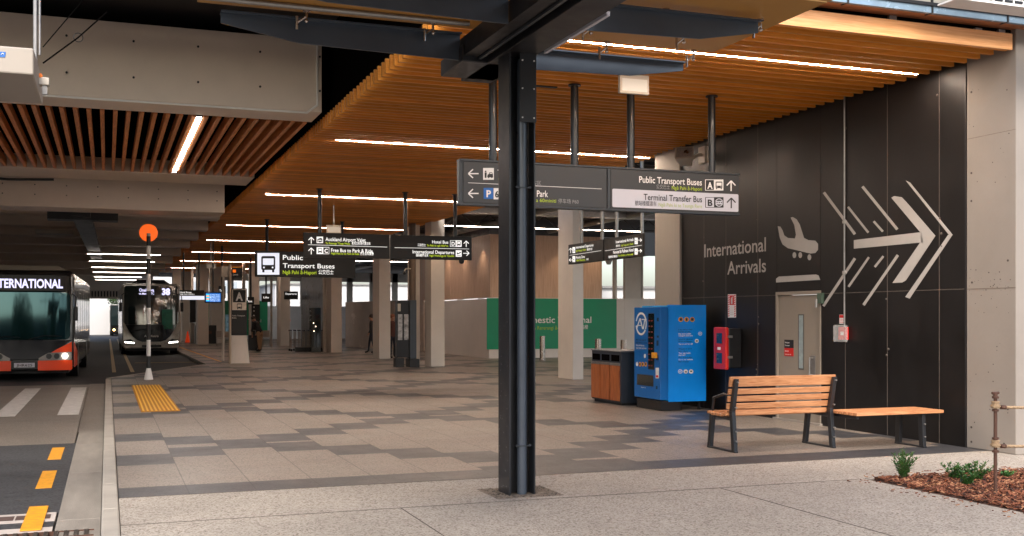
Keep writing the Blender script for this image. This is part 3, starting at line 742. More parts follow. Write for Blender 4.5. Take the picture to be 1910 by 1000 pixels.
arrow(bk, SF, 1363.5, 379, 9.5, 'u', 2.2, off=.008)
# left panel
arrow(wt, SF, 883, 324, 9.5, 'l', 2.2); arrow(wt, SF, 883, 361, 9.5, 'l', 2.2)
wt.rrect(SF, 901, 313.5, 921, 335.5, .4, off=.004)
bk.disc(SF, 905.5, 320, 1.6, off=.008, n=8); bk.poly(SF, [(903.6, 322), (907.6, 322), (907, 332), (904, 332)], off=.008)
bk.poly(SF, [(908.5, 329), (909.5, 325.5), (911.5, 325), (913, 321.5), (917.5, 321.5), (919, 325), (919.5, 331), (908.5, 331)], off=.008); bk.disc(SF, 911, 331, 1.4, off=.009, n=8); bk.disc(SF, 917, 331, 1.4, off=.009, n=8)
wt.poly(SF, [(912.8, 324.5), (913.9, 322.6), (917, 322.6), (917.9, 324.5)], off=.011)
wt.text(SF, 'Taxis, Pick up', 928, 986, 327, 316)
dm.text(SF, '出租车 接客区', 956, 1009, 342.5, 336, bold=0)
gn.text(SF, 'Wāhi Tiki', 929, 953, 339, 333, bold=0)
wt.line(SF, [(873, 341), (1122, 352.5)], .9)
bl_ = MB(); bl_.rrect(SF, 902, 350.5, 920, 371, .3, off=.004); wt.text(SF, 'P', 907, 915.5, 367.5, 354.5, off=.008, bold=.03)
wt.rrect(SF, 920.6, 351, 940, 372, .3, off=.004); bk.text(SF, '60', 923, 937, 368, 356, off=.008, bold=.03)
wt.text(SF, '60 Min Car Park', 944, 1022, 364.5, 352)
gn.text(SF, 'Tūnga Waka a 60miniti', 946, 1037, 374.5, 367.5, bold=0); dm.text(SF, '停车场 P60', 1041, 1079, 378.5, 371.5, bold=0)
wt.build('white_lettering', m_txt, t); gn.build('green_lettering', m_green, t); bk.build('black_lettering', m_inkblk, t)
dm.build('small_lettering', M('grey_vinyl', srgb(150, 150, 150), .5, var=0), t); g2.build('pale_green_lettering', M('olive_vinyl', srgb(160, 176, 90), .5, var=0), t)
pl2.build('pale_pictogram', m_panelw, t); bl_.build('blue_square', m_blueink, t)
hanger(t, 0, [(4.83, SY, zt+.03), (6.02, SY, zt+.03), (6.88, SY, zt+.03), (8.18, SY, zt+.03)], ZC-.001)

# --- second sign
SY = 27.0; zt, zb = EYE+2.10, EYE+1.49
t = thing('hanging_sign', 'dark double hanging sign pointing to airport valet and hotel bus', 'sign', (6.7, SY, 3.1), 'hanging direction signs')
S2 = Surf('Y', SY-.06)
pane(t, S2, 567, 727, zt, zb, SY-.06, SY+.06, mat=m_signface2); pane(t, S2, 729.5, 880, zt, zb, SY-.06, SY+.06, mat=m_signface2)
wt, gn, bk = MB(), MB(), MB()
wt.text(S2, 'Auckland Airport Valet', 607, 682, 449.5, 442.5); gn.text(S2, 'Te Ratonga Tūnga Waka', 607, 653, 455.5, 451.5, bold=.015); wt.text(S2, '奥克兰机场代客泊车', 656, 691, 456, 451.5, bold=.015)
wt.text(S2, 'Free Bus to Park & Ride', 617.5, 695, 470, 463); gn.text(S2, 'Ngā Pahi ki te Park & Ride', 617.5, 670, 474.5, 470.8, bold=.015); wt.text(S2, '巴士泊车换乘', 672, 697, 475.5, 471, bold=.015)
for cy in (448.5, 468.5): arrow(wt, S2, 580.5, cy, 6, 'u', 1.5)
wt.line(S2, [(574.5, 456.5), (722, 461)], .7); wt.line(S2, [(736, 462), (875, 464.5)], .7)
wt.rrect(S2, 590.5, 441.5, 602.5, 453.5, .3, off=.004); bk.poly(S2, [(592, 452), (592, 446), (598.5, 443.5), (601, 446), (601, 452), (599.5, 452), (599.5, 447.5), (593.5, 447.5), (593.5, 452)], off=.008); bk.rrect(S2, 594.3, 449, 598.8, 452, .5, off=.008)
wt.rrect(S2, 590.5, 461, 614, 474, .3, off=.004); bk.rrect(S2, 603, 461.8, 613.3, 473.2, .2, off=.008); wt.text(S2, 'C', 605, 611.5, 471.5, 464, off=.012, bold=.03); bus_icon(bk, S2, 596.8, 467.6, 9, wt, off=.008)
wt.text(S2, 'Hotel Bus', 806, 836, 454, 448); gn.text(S2, 'Te Pahi ki ngā Hōtēra', 796, 836, 459.5, 455.8, bold=.015); wt.text(S2, '酒店巴士', 779, 794, 459, 455, bold=.015)
wt.text(S2, 'International Departures', 769.5, 847, 472.5, 466); gn.text(S2, 'Ngā Wehenga ki Tāwāhi', 801, 847, 478.5, 474.8, bold=.015); wt.text(S2, '国际航班出发', 776, 799, 478, 474, bold=.015)
wt.rrect(S2, 839.5, 448.5, 861, 460.5, .3, off=.004); bk.rrect(S2, 840.3, 449.2, 849.5, 459.8, .2, off=.008); wt.text(S2, 'D', 842, 848, 458, 451, off=.012, bold=.03); bus_icon(bk, S2, 855.4, 454.6, 8.5, wt, off=.008)
wt.rrect(S2, 850, 467, 861, 479, .3, off=.004); bk.poly(S2, [(851.5, 471.5), (853, 471), (854.5, 472.5), (858.5, 470), (860, 470.5), (859.5, 471.5), (854, 474.8), (852.7, 474.5)], off=.008); bk.line(S2, [(851.5, 477), (859.5, 477)], .8, off=.008)
arrow(wt, S2, 869.5, 455, 5.5, 'u', 1.4); arrow(wt, S2, 869.5, 472.5, 5.5, 'r', 1.4)
wt.build('white_lettering', m_txtlit, t); gn.build('green_lettering', m_greenlit, t); bk.build('black_lettering', m_inkblk, t)
hanger(t, 0, [(S2.at(597, 400).x, SY, zt), (S2.at(757, 400).x, SY, zt), (S2.at(850, 400).x, SY, zt)], ZC-.001, r=.05)
c2 = MB().ball((S2.at(862, 480).x, SY, zb-.03), .07, 8, 12); c2.build('camera_dome', m_plastblk, t, smooth=True)

# --- third sign
SY = 36.0; zt, zb = EYE+2.16, EYE+1.32
t = thing('hanging_sign', 'dark hanging sign with large bus symbol for public transport buses', 'sign', (6.1, SY, 3.0), 'hanging direction signs')
S3 = Surf('Y', SY-.06)
pane(t, S3, 476, 663, zt, zb, SY-.06, SY+.06, mat=m_signface2)
wt, gn, bk, pp = MB(), MB(), MB(), MB()
pp.rrect(S3, 480, 472, 521, 512.5, .4, off=.004); bus_icon(bk, S3, 500.3, 492.5, 31, pp, off=.008)
wt.text(S3, 'Public', 527.5, 565, 484.5, 475.2); wt.text(S3, 'Transport Buses', 527.5, 624, 499.5, 490.5)
gn.text(S3, 'Ngā Pahi ā-Hapori', 527.5, 590, 511, 504, bold=.01); wt.text(S3, '公交巴士', 594, 622, 511, 504, bold=.01)
wt.build('white_lettering', m_txtlit, t); gn.build('green_lettering', m_greenlit, t); bk.build('black_pictogram', m_inkblk, t); pp.build('lit_pictogram_panel', m_panellit, t)
hanger(t, 0, [(S3.at(498.5, 440).x, SY, zt), (S3.at(639, 440).x, SY, zt)], ZC-.001, r=.05)

# --- fourth sign (side-on)
X4 = 10.93; zt, zb = EYE+1.823, EYE+1.3275
t = thing('hanging_sign', 'black side-on hanging sign for arrivals and hotel, beyond the black wall', 'sign', (X4, 23, 3.0), 'hanging direction signs')
S4 = Surf('X', X4-.06)
ys = [S4.at(p, 450).y for p in (1060, 1125, 1127, 1201)]
MB().box(X4-.06, ys[1], zb, X4+.06, ys[0], zt).box(X4-.06, ys[3], zb, X4+.06, ys[2], zt).build('sign_panel', m_signface2, t, bevel=.005)
MB().box(X4-.05, ys[3]-.03, zb, X4+.5, ys[3]-.004, zt+.01).build('end_cap', m_frame, t)
wt, gn, bk = MB(), MB(), MB()
wt.text(S4, 'International Departures', 1074.5, 1107, 464, 459); gn.text(S4, 'Ngā Wehenga ki Tāwāhi', 1074.5, 1093, 470, 466.2); wt.text(S4, '国际航班出发', 1095, 1105, 467.5, 464)
wt.text(S4, 'Priority Zone', 1074.5, 1091, 483, 478); gn.text(S4, 'Wāhi Whakamana', 1075, 1092, 488, 484.2); wt.text(S4, '优先区', 1094, 1098, 485.5, 482.5)
wt.text(S4, 'International Arrivals', 1149, 1182, 454, 448.5); gn.text(S4, 'Ngā Taenga mai ki Tāwāhi', 1159, 1181.5, 459.5, 456); wt.text(S4, '国际到达', 1149.5, 1157, 460.5, 457.5)
wt.text(S4, 'Novotel & Pullman Hotel', 1144, 1182, 473.5, 467.5); gn.text(S4, 'Te Hōtēra o Novotel', 1153, 1181, 479, 475.5); wt.text(S4, '诺富特铂尔曼酒店', 1135, 1152, 481.5, 478)
wt.line(S4, [(1062.5, 476.5), (1121.5, 467.5)], .6); wt.line(S4, [(1128.5, 468), (1197.5, 457.5)], .6)
wt.rrect(S4, 1068, 461, 1073, 472, .2, off=.004); wt.rrect(S4, 1068, 478, 1073, 489, .2, off=.004); wt.rrect(S4, 1184, 443.5, 1189.5, 455.5, .2, off=.004); wt.rrect(S4, 1184, 463.5, 1189.5, 475, .2, off=.004)
for a_, b_ in ((1070.5, 466.5), (1070.5, 484), (1186.8, 449), (1186.8, 469)): bk.line(S4, [(a_-1.5, b_-1), (a_+1.5, b_+1)], 1, off=.008); bk.line(S4, [(a_-1.8, b_+3), (a_+1.8, b_+3)], .7, off=.008)
arrow(wt, S4, 1064.6, 467.5, 4.5, 'u', 1.0); arrow(wt, S4, 1065, 485, 3.2, 'l', 1.0); arrow(wt, S4, 1194, 448, 3.4, 'r', 1.0); arrow(wt, S4, 1194, 468, 3.4, 'r', 1.0)
wt.build('white_lettering', m_txtlit, t); gn.build('green_lettering', m_greenlit, t); bk.build('black_lettering', m_inkblk, t)
hanger(t, 0, [(X4, S4.at(p, 450).y, zt) for p in (1080, 1119, 1146, 1193)], 5.55, r=.04, mat=m_galv)
MB().cyl((X4, 22.9, zb-.10), (X4, 22.9, zb), .045, 12, r1=.09).build('sensor', m_galv, t)

# --- far signs under the ceiling
def small_sign(label, px0, px1, y, zt, zb, mat, lines, poles=(.2, .8), tm=m_txtlit):
    S = Surf('Y', y-.05); x0, x1 = S.at(px0, 500).x, S.at(px1, 500).x
    t = thing('hanging_sign', label, 'sign', ((x0+x1)/2, y, zb), 'hanging direction signs')
    MB().box(x0, y-.05, zb, x1, y+.05, zt).build('sign_panel', mat, t, bevel=.006)
    b = MB(); Ff = Flat((x0, y-.05, zb)); W = x1-x0
    for (s, a, c, zz, h) in lines: b.text(Ff, s, a*W, c*W, zz, zz+h)
    b.build('lettering', tm, t)
    for p in poles: MB().cyl((x0+p*W, y, zt), (x0+p*W, y, ZC), .045, 10).build('hanging_pole', m_black, t)
    return t
t = small_sign('distant two tier sign with a pale lower panel, right of the grey bus', 333, 381, 56, EYE+1.35, EYE+.86, m_signface2, [('Hotel Buses', .05, .5, .34, .08), ('Ngā Pahi Hōtēra', .05, .62, .26, .05)])
MB().box(t.location.x-.62, 55.935, t.location.z+.01, t.location.x+.62, 55.945, t.location.z+.2).build('lower_panel', m_panellit, t)
small_sign('distant narrow dark sign left of the stop marker', 408, 421, 50, EYE+1.4, EYE+.85, m_signface2, [('Taxis', .1, .8, .3, .1)], poles=(.5,))
small_sign('small dark sign hanging between the far columns', 530, 556, 60, EYE+1.42, EYE+.98, m_signface2, [('Departures', .1, .9, .26, .1)], poles=())
small_sign('small dark sign hanging behind the stop marker', 462, 474, 60, EYE+1.1, EYE+.7, m_signface2, [('Exit', .1, .7, .12, .1)], poles=(.5,))
small_sign('small dark sign seen above the bent traveller', 488, 505, 58, EYE+1.25, EYE+.8, m_signface2, [('Lifts', .2, .8, .2, .1)], poles=(.5,))
# departure screen
t = thing('departure_screen', 'blue bus departure screen hanging beyond the grey bus', 'screen', (3.9, 47, 2.6))
SD = Surf('Y', 47.0); x0, x1 = SD.at(382, 550).x, SD.at(413.5, 550).x; z1, z0 = SD.at(398, 545).z, SD.at(398, 565).z
MB().box(x0, 47.001, z0, x1, 47.12, z1).build('housing', m_plastblk, t, bevel=.01)
MB().box(x0+.04, 46.992, z0+.04, x1-.04, 46.999, z1-.04).build('display', M('screen_blue', (.01, .10, .36), .3, var=0, emit=.55), t)
Fd = Flat((x0, 46.99, z0)); W = x1-x0; a, b, c_ = MB(), MB(), MB(); H = z1-z0
for i in range(5):
    zz = .07+i*(H-.14)/5
    (c_ if i in (1, 3) else a).poly(Fd, [(.06, zz), (.18, zz), (.18, zz+.05), (.06, zz+.05)], off=.001)
    b.text(Fd, ['Onehunga', 'Airport', 'Manukau', 'Botany', 'City'][i], .2, .42, zz, zz+.045, off=.002); b.text(Fd, '%d min' % (3+i*4), W-.25, W-.08, zz, zz+.045, off=.002)
a.build('cyan_rows', M('screen_cyan', (.05, .5, .8), .4, var=0, emit=.6), t); c_.build('orange_rows', M('screen_orange', (.9, .4, .05), .4, var=0, emit=.6), t); b.build('screen_lettering', M('screen_white', (.6, .8, 1), .4, var=0, emit=.5), t)
MB().cyl(((x0+x1)/2, 47.06, z1), ((x0+x1)/2, 47.06, ZC), .03, 10).build('hanging_pole', m_black, t)

# exit light boxes
def exit_box(label, x, y, w_, h, ztop):
    t = thing('light_box', label, 'light box', (x, y, ztop-h), 'boxes hung under the slats')
    MB().box(x-w_/2, y-.03, ztop-h, x+w_/2, y+.03, ztop).build('casing', m_cream, t, bevel=.006)
    MB().box(x-w_/2+.03, y-.036, ztop-h+.03, x+w_/2-.03, y-.031, ztop-.06).build('diffuser', M('box_diffuser', srgb(215, 215, 210), .4, var=0), t)
    MB().box(x-.02, y-.02, ztop, x+.02, y+.02, ZC+.01).build('stem', m_galv, t)
exit_box('white light box under the timber slats above the front sign', 6.37, 12.6, .42, .25, 4.78)
exit_box('small pale light box between the second sign and the ceiling', 6.05, 30.8, .42, .24, 4.28)
exit_box('tiny pale light box above the departure screen', 4.15, 48, .42, .22, 3.95)
# slot vent in the slats
tag(MB().box(5.35, 13.9, 4.835, 5.85, 13.97, 4.849).build('slot_grille', m_inkblk, origin=(5.6, 13.9, 4.84)), 'thin black slot grille set flat in the timber slats', 'grille')

# ================================================================ vending machine
VX, VY0, VY1, VXe = 9.07, 16.9, 17.92, 9.97
vm = thing('vending_machine', 'bright blue travel card vending machine against the black wall', 'vending machine', (9.5, 17.4, 0))
MB().box(VX+.16, VY0+.1, .18, VXe, VY1, 1.86).build('cabinet', m_cyan, vm, bevel=.006)
MB().box(VX, VY0+.02, .20, VX+.155, VY1, 1.83).build('front_door', m_vdark, vm, bevel=.008)
MB().box(VX+.18, VY0+.055, .16, VXe+.04, VY0+.095, 1.87).build('side_panel', m_vblue, vm, bevel=.003)
MB().box(VX+.04, VY0+.06, 0.005, VX+.42, VY1-.02, .18).build('plinth', m_plastblk, vm, bevel=.004)
b = MB()
for x in (VX+.46, VXe-.06):
    b.box(x, VY0+.15, 0, x+.04, VY0+.19, .18).box(x, VY1-.15, 0, x+.04, VY1-.11, .18)
b.build('feet', m_plastblk, vm)
SV = Surf('X', VX); wt, bk, ye, st = MB(), MB(), MB(), MB()
MB().box(VX-.004, SV.at(1220.5, 650).y, .72, VX+.02, SV.at(1209, 650).y, 1.72).build('product_window', m_glass, vm, bevel=.004)
b = MB(); random.seed(2)
for r_ in range(9):
    zz = .78+r_*.1
    for q in range(2):
        yy = SV.at(1219, 650).y+.03+q*.1; b.box(VX-.007, yy, zz, VX-.0045, yy+.06, zz+.02)
b.build('product_row', M('product_dim_red', srgb(130, 40, 34), .4, var=.6, scale=9), vm)
MB().box(VX-.006, SV.at(1219, 700).y, .42, VX-.001, SV.at(1188.5, 700).y, .62).build('delivery_flap', m_glass, vm, bevel=.004)
MB().box(VX-.05, SV.at(1226.5, 660).y, .93, VX-.001, SV.at(1219.5, 660).y, 1.03).build('card_reader', m_yellow, vm, bevel=.008)
for (px, py, rw, rh) in ((1227, 596, 1.6, 3.5), (1227, 628, 1.6, 2), (1226.5, 640, 1.8, 5), (1226, 667, 2.2, 5), (1225, 723, 1.4, 3)):
    bk.rrect(SV, px-rw, py-rh, px+rw, py+rh, .3, off=.002)
wt.rrect(SV, 1223, 686, 1229, 706, .3, off=.002)
red = MB(); red.rrect(SV, 1224, 700, 1228, 704, .3, off=.005)
# round monogram
wt.ring(SV, 1196, 604, 10.2, 21.5, .18, off=.002, a0=35, a1=170); wt.ring(SV, 1196, 604, 10.2, 21.5, .18, off=.002, a0=195, a1=390)
wt.line(SV, [(1187.5, 614), (1194, 594), (1199, 614)], 1.8, off=.003); wt.line(SV, [(1189, 607), (1197, 607)], 1.4, off=.0035); wt.line(SV, [(1197, 596), (1206, 596)], 2, off=.003); wt.line(SV, [(1203, 596), (1200, 614)], 1.8, off=.0036)
bk.text(SV, 'Me hoko mai tō', 1187, 1205, 635, 632); bk.text(SV, 'kāri haere ki konei', 1187, 1207, 640, 637)
wt.text(SV, 'Buy and top up', 1187, 1202, 645, 642); wt.text(SV, 'your travel card here', 1187, 1206, 650, 647)
wt.disc(SV, 1188.3, 679, 2, 4.2, off=.002); wt.disc(SV, 1203, 664, 1.8, 4, off=.002)
for cx in (1193.8, 1199, 1204.5): ye.disc(SV, cx, 679.5, 2.2, 4.4, off=.002); bk.rrect(SV, cx-.9, 677.5, cx+.9, 681.5, .3, off=.005)
wt.text(SV, 'at.govt.nz', 1196, 1205, 723, 720.5)
SP = Surf('Y', VY0+.055)
for cx in (1269.7, 1280.5, 1291): ye.disc(SP, cx, 596, 4.5, off=.002); 
for cx, w2 in ((1269.7, 2.2), (1280.5, 1.6), (1291, 2.4)): bk.rrect(SP, cx-w2, 593.5, cx+w2, 598.5, .6, off=.005)
for i, (s, x1, y, m_) in enumerate((('E rapu ana koe i tētahi', 1291, 616, bk), ('huarahi pai ake', 1287, 620, bk), ('Buy your public', 1289, 624, wt), ('transport card here', 1292, 627.5, wt), ('Kawea tō kāri i ngā wā katoa', 1292, 634, bk), ('hei utu i tō haerenga', 1290, 638, bk), ('Tag on and tag off', 1292, 643, wt),
        ('Whakakīia tō kāri ki', 1290, 652, bk), ('konei ināianei', 1283, 656, bk), ('Tag on with', 1288, 660, wt), ('your card', 1278, 663.5, wt), ('Haere mai ki tō mātou', 1291, 668, bk), ('Go to our website', 1292, 672, wt), ('for more', 1284, 676, bk))):
    m_.text(SP, s, 1265.5, x1, y, y-2.6, off=.002, bold=.02 if m_ is wt else .0)
for (cx, cy, r_) in ((1306, 622.5, 3.6), (1299.5, 636, 3.8), (1268.8, 693, 4), (1279, 693, 4), (1289, 693, 4)):
    (wt.ring(SP, cx, cy, r_, r_, .22, off=.002) if cx in (1306, 1268.8) else wt.disc(SP, cx, cy, r_, off=.002))
wt.text(SP, 'AT', 1266.6, 1271, 694.8, 691.2, off=.003, bold=.04); wt.text(SP, 'AT', 1303.8, 1308.2, 624, 621, off=.003, bold=.04)
for cx, cy in ((1299.5, 636), (1279, 693.6), (1289, 692.5)): bk.rrect(SP, cx-1.8, cy-1, cx+1.8, cy+1.2, .3, off=.005)
wt.build('white_lettering', m_txt, vm); bk.build('dark_lettering', M('navy_ink', srgb(16, 40, 70), .5, var=0), vm); ye.build('yellow_discs', m_yellow, vm); red.build('red_sticker', m_red, vm)

# ================================================================ bin bank
bn = thing('recycling_bin', 'dark bin unit with three timber doors, left of the blue machine', 'bin', (9.3, 18.9, 0))
MB().box(8.98, 18.28, .05, 9.62, 19.58, 1.0).build('casing', M('bin_charcoal', srgb(46, 52, 62), .45, var=.08), bn, bevel=.006)
MB().box(9.02, 18.32, 0, 9.6, 19.54, .05).build('plinth', m_inkblk, bn)
for i in range(3):
    y0 = 18.31+i*.425; d = MB().box(8.955, y0+.01, .08, 8.979, y0+.405, .74).build('door', m_binwood, bn, bevel=.003)
    MB().box(8.95, y0+.01, .745, 8.979, y0+.405, .79).build('door_rail', m_galv, d)
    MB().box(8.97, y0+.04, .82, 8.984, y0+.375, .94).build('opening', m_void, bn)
MB().box(8.965, 18.26, 1.001, 9.64, 19.60, 1.02).build('lid', M('bin_top', srgb(110, 112, 116), .4, var=.1), bn, bevel=.003)
tag(MB().cyl((9.35, 18.05, 0), (9.35, 18.05, .9), .03, 10).box(9.28, 17.98, .86, 9.42, 18.12, 1.2).build('card_reader_post', m_plastblk, bevel=.004, origin=(9.35, 18.05, 0)), 'small black reader post between the bins and the blue machine', 'card reader')

# ================================================================ hose cabinet, signs and call point on the black wall
t = thing('fire_cabinet', 'wall box with a bright red door and black sides', 'fire cabinet', (10.05, 16.25, 1.1))
MB().box(9.93, 16.08, .78, 10.195, 16.44, 1.46).build('box', m_plastblk, t, bevel=.02)
MB().box(9.86, 16.06, .755, 9.928, 16.46, 1.48).build('red_door', m_red, t, bevel=.02)
MB().box(9.855, 16.17, .86, 9.8615, 16.35, 1.04).box(9.855, 16.17, 1.2, 9.8615, 16.35, 1.38).build('window', m_glass, t)
MB().box(9.852, 16.22, 1.09, 9.8595, 16.31, 1.14).build('label_plate', m_txt, t)
b = MB()
for z in (.95, 1.3): b.box(9.90, 16.045, z, 9.99, 16.06, z+.04)
b.build('latch', m_galv, t)
t = thing('extinguisher_sign', 'red and white striped fire sign above the red cabinet', 'safety sign', (WX, 16.4, 1.9))
S = Surf('X', WX)
MB().rrect(S, 1358, 549, 1373, 592.5, .5, off=.004, th=.003).build('plate', m_txt, t)
b = MB()
for i in range(10):
    y0 = 551+i*4.2; b.poly(S, [(1358.6, y0), (1361, y0-1.4), (1361, y0+.8), (1358.6, y0+2.2)], off=.006).poly(S, [(1370, y0), (1372.4, y0-1.4), (1372.4, y0+.8), (1370, y0+2.2)], off=.006)
b.rrect(S, 1361.5, 551, 1369.5, 569, .6, off=.006); b.build('red_marks', m_red, t)
b = MB(); b.rrect(S, 1364, 556, 1367, 567, .8, off=.009).poly(S, [(1364.5, 555.5), (1368, 553), (1368.3, 554.5), (1366, 556)], off=.009)
for i in range(5): b.line(S, [(1362, 573+i*3.5), (1369, 573+i*3.5)], 1.2, off=.007)
b.build('pictogram', M('sign_grey', srgb(210, 205, 200), .5, var=0), t)
t = thing('call_point', 'red fire call point in a clear cover on the black wall right of the door', 'call point', (WX, 13.2, 1.4))
p0, p1 = onX(1564, 606, WX), onX(1586, 638, WX)
MB().box(WX-.05, p1.y+.03, p1.z+.03, WX-.002, p0.y-.06, p0.z-.03).build('red_box', m_red, t, bevel=.006)
cvr = M('clear_cover', (.8, .82, .82), .08, var=0, alpha=.22, spec=.5)
MB().box(WX-.10, p1.y-.02, p1.z, WX-.055, p0.y, p0.z).build('clear_cover', cvr, t, bevel=.012)
MB().box(WX-.054, p1.y+.09, p1.z+.1, WX-.0505, p0.y-.12, p0.z-.1).build('label_plate', m_txt, t)
pp = onX(1577, 600, WX)
MB().tube([(WX-.02, pp.y, p0.z-.05), (WX-.02, pp.y, 5.0)], .012, 8).build('conduit', m_galv, t, smooth=True)
b = MB()
for py in (414, 508): q = onX(1577, py, WX); b.box(WX-.03, pp.y-.035, q.z-.02, WX-.001, pp.y+.035, q.z+.02)
b.build('conduit_clip', m_mural, t)
S = Surf('X', WX); MB().rrect(S, 1566, 587, 1575, 604, .4, off=.004).build('notice_plate', m_txt, t)
b = MB(); b.rrect(S, 1566.5, 587.5, 1574.5, 593, .3, off=.007); b.text(S, 'IN CASE OF FIRE', 1567, 1574, 598, 596, off=.006); b.text(S, 'press here', 1567, 1574, 602, 600, off=.006)
b.build('notice_lettering', m_red, t)
# PA horn / floodlight on the wall
t = thing('floodlight', 'white square floodlight on a bracket at the far top of the black wall', 'floodlight', (9.9, 17.4, 4.5))
rot = Matrix.Translation((9.82, 17.35, 4.52)) @ Matrix.Rotation(R(-38), 4, 'Z') @ Matrix.Rotation(R(-28), 4, 'X')
MB().hexa([rot @ Vector(v) for v in ((-.17, -.2, -.13), (.17, -.2, -.13), (.10, .12, -.08), (-.10, .12, -.08))], [rot @ Vector(v) for v in ((-.17, -.2, .13), (.17, -.2, .13), (.10, .12, .08), (-.10, .12, .08))]).build('housing', m_cream, t, bevel=.012)
MB().box(-.14, -.206, -.10, .14, -.201, .10, rot).build('lens', M('lamp_lens', srgb(160, 155, 150), .2, var=.2, scale=30), t)
MB().cyl(rot @ Vector((.04, -.215, 0)), rot @ Vector((.04, -.206, 0)), .045, 12).build('bulb_ring', m_ss, t)
MB().tube([rot @ Vector((0, .1, 0)), (10.05, 17.3, 4.6), (10.2, 17.3, 4.6)], .03, 8).box(10.12, 17.18, 4.45, 10.199, 17.42, 4.75).build('bracket', m_cream, t)

# ================================================================ benches
def bolts(b, pts, n, r=.010):
    for p in pts: b.cyl(Vector(p), Vector(p)+Vector(n), r, 8)
bx0, bx1 = 7.14, 8.62
bt = thing('bench', 'timber slat bench with a backrest, its back to the camera', 'bench', (7.9, 11.7, 0))
ybk, yfr = 11.45, 12.0
for x in (bx0, bx1-.05):
    b = MB()
    b.hexa([(x, ybk-.02, .02), (x+.05, ybk-.02, .02), (x+.05, ybk+.05, .02), (x, ybk+.05, .02)], [(x, ybk+.03, .50), (x+.05, ybk+.03, .50), (x+.05, ybk+.10, .50), (x, ybk+.10, .50)])
    b.hexa([(x, ybk+.03, .50), (x+.05, ybk+.03, .50), (x+.05, ybk+.10, .50), (x, ybk+.10, .50)], [(x, ybk-.05, .90), (x+.05, ybk-.05, .90), (x+.05, ybk-.0, .90), (x, ybk-.0, .90)])
    b.hexa([(x, yfr, .02), (x+.05, yfr, .02), (x+.05, yfr+.07, .02), (x, yfr+.07, .02)], [(x, yfr-.06, .43), (x+.05, yfr-.06, .43), (x+.05, yfr+.01, .43), (x, yfr+.01, .43)])
    b.box(x+.001, ybk-.03, 0, x+.049, yfr+.08, .021).bar((x+.025, ybk+.06, .405), (x+.025, yfr+.01, .42), .046, .04)
    f = b.build('frame', m_black, bt, bevel=.004)
    b = MB(); bolts(b, [(x+.025, ybk-.012, z) for z in (.14, .26)]+[(x+.025, ybk+.005-(z-.5)*.13, z) for z in (.55, .86)], (0, -.03, 0)); b.build('bolts', m_galv, f)
arm = MB().tube([(bx0+.02, ybk+.02, .66), (bx0+.02, ybk+.25, .70), (bx0+.02, yfr-.06, .64), (bx0+.02, yfr-.02, .42)], .017, 8); arm.build('armrest', m_plastblk, bt, smooth=True)
sl = MB()
for i, (z, h) in enumerate(((.80, .125), (.705, .07), (.615, .07), (.525, .07))):
    yy = ybk+.10-(z-.5)*.20
    sl.hexa([(bx0-.03, yy, z), (bx1+.03, yy, z), (bx1+.03, yy+.035, z), (bx0-.03, yy+.035, z)], [(bx0-.03, yy-h*.2, z+h), (bx1+.03, yy-h*.2, z+h), (bx1+.03, yy+.035-h*.2, z+h), (bx0-.03, yy+.035-h*.2, z+h)])
sl.box(bx0+.0, ybk+.12, .445, bx1, ybk+.155, .505)
sl.build('backrest', m_bench, bt, bevel=.005)
sl = MB()
for i in range(5): yy = ybk+.13+i*.092; sl.box(bx0-.03, yy, .425+(.012 if i in (0, 4) else 0), bx1+.03, yy+.075, .46+(.012 if i in (0, 4) else 0))
sl.build('seat', m_bench, bt, bevel=.006)
cx0, cx1 = 8.64, 9.92
bt = thing('backless_bench', 'low backless timber bench beside the one with a backrest', 'bench', (9.3, 11.4, 0))
sl = MB()
for i in range(6): yy = 11.02+i*.093; sl.box(cx0-.02, yy, .435, cx1+.04, yy+.077, .475)
sl.build('seat', m_bench, bt, bevel=.006)
b = MB(); x = 9.66
for yy, k in ((11.05, 1), (11.50, -1)):
    b.hexa([(x, yy, .02), (x+.05, yy, .02), (x+.05, yy+.08, .02), (x, yy+.08, .02)], [(x, yy+.02*k, .43), (x+.05, yy+.02*k, .43), (x+.05, yy+.08+.02*k, .43), (x, yy+.08+.02*k, .43)])
b.box(x+.001, 11.04, 0, x+.049, 11.59, .021).box(x+.001, 11.08, .39, x+.049, 11.56, .432)
b.box(8.66, 11.08, .39, 8.70, 11.56, .432)
b.build('frame', m_black, bt, bevel=.004)
b = MB(); bolts(b, [(x+.025, 11.055, .14), (x+.025, 11.06, .3)], (0, -.02, 0)); b.build('bolts', m_galv, bt)

# ================================================================ planting bed, rope fence
struct(MB().box(7.25, 4, -.1, 14, 9.06, .002), 'bed_soil', M('soil', srgb(70, 44, 32), .95, var=.3, scale=15))
MB().box(7.25, 9.06, -.1, 14, 9.14, .012).build('bed_edging', m_conc)['kind'] = 'structure'
mc = MB(); random.seed(21)
def chip(b, x, y, z, l, w_, a, tilt, roll):
    m4 = Matrix.Translation((x, y, z)) @ Matrix.Rotation(a, 4, 'Z') @ Matrix.Rotation(tilt, 4, 'Y') @ Matrix.Rotation(roll, 4, 'X')
    b.box(-l/2, -w_/2, -.003, l/2, w_/2, .003, m4)
for i in range(9000):
    x = random.uniform(7.27, 9.6); y = random.uniform(6.4, 9.05)
    if random.random() > 1.15-.25*(9.05-y)/2.6: continue
    mc.cur = random.choice((0, 0, 1, 1, 2, 3))
    chip(mc, x, y, .008+random.random()*.03, random.uniform(.02, .075), random.uniform(.006, .02), random.uniform(0, 6.3), random.uniform(-.5, .5), random.uniform(-.6, .6))
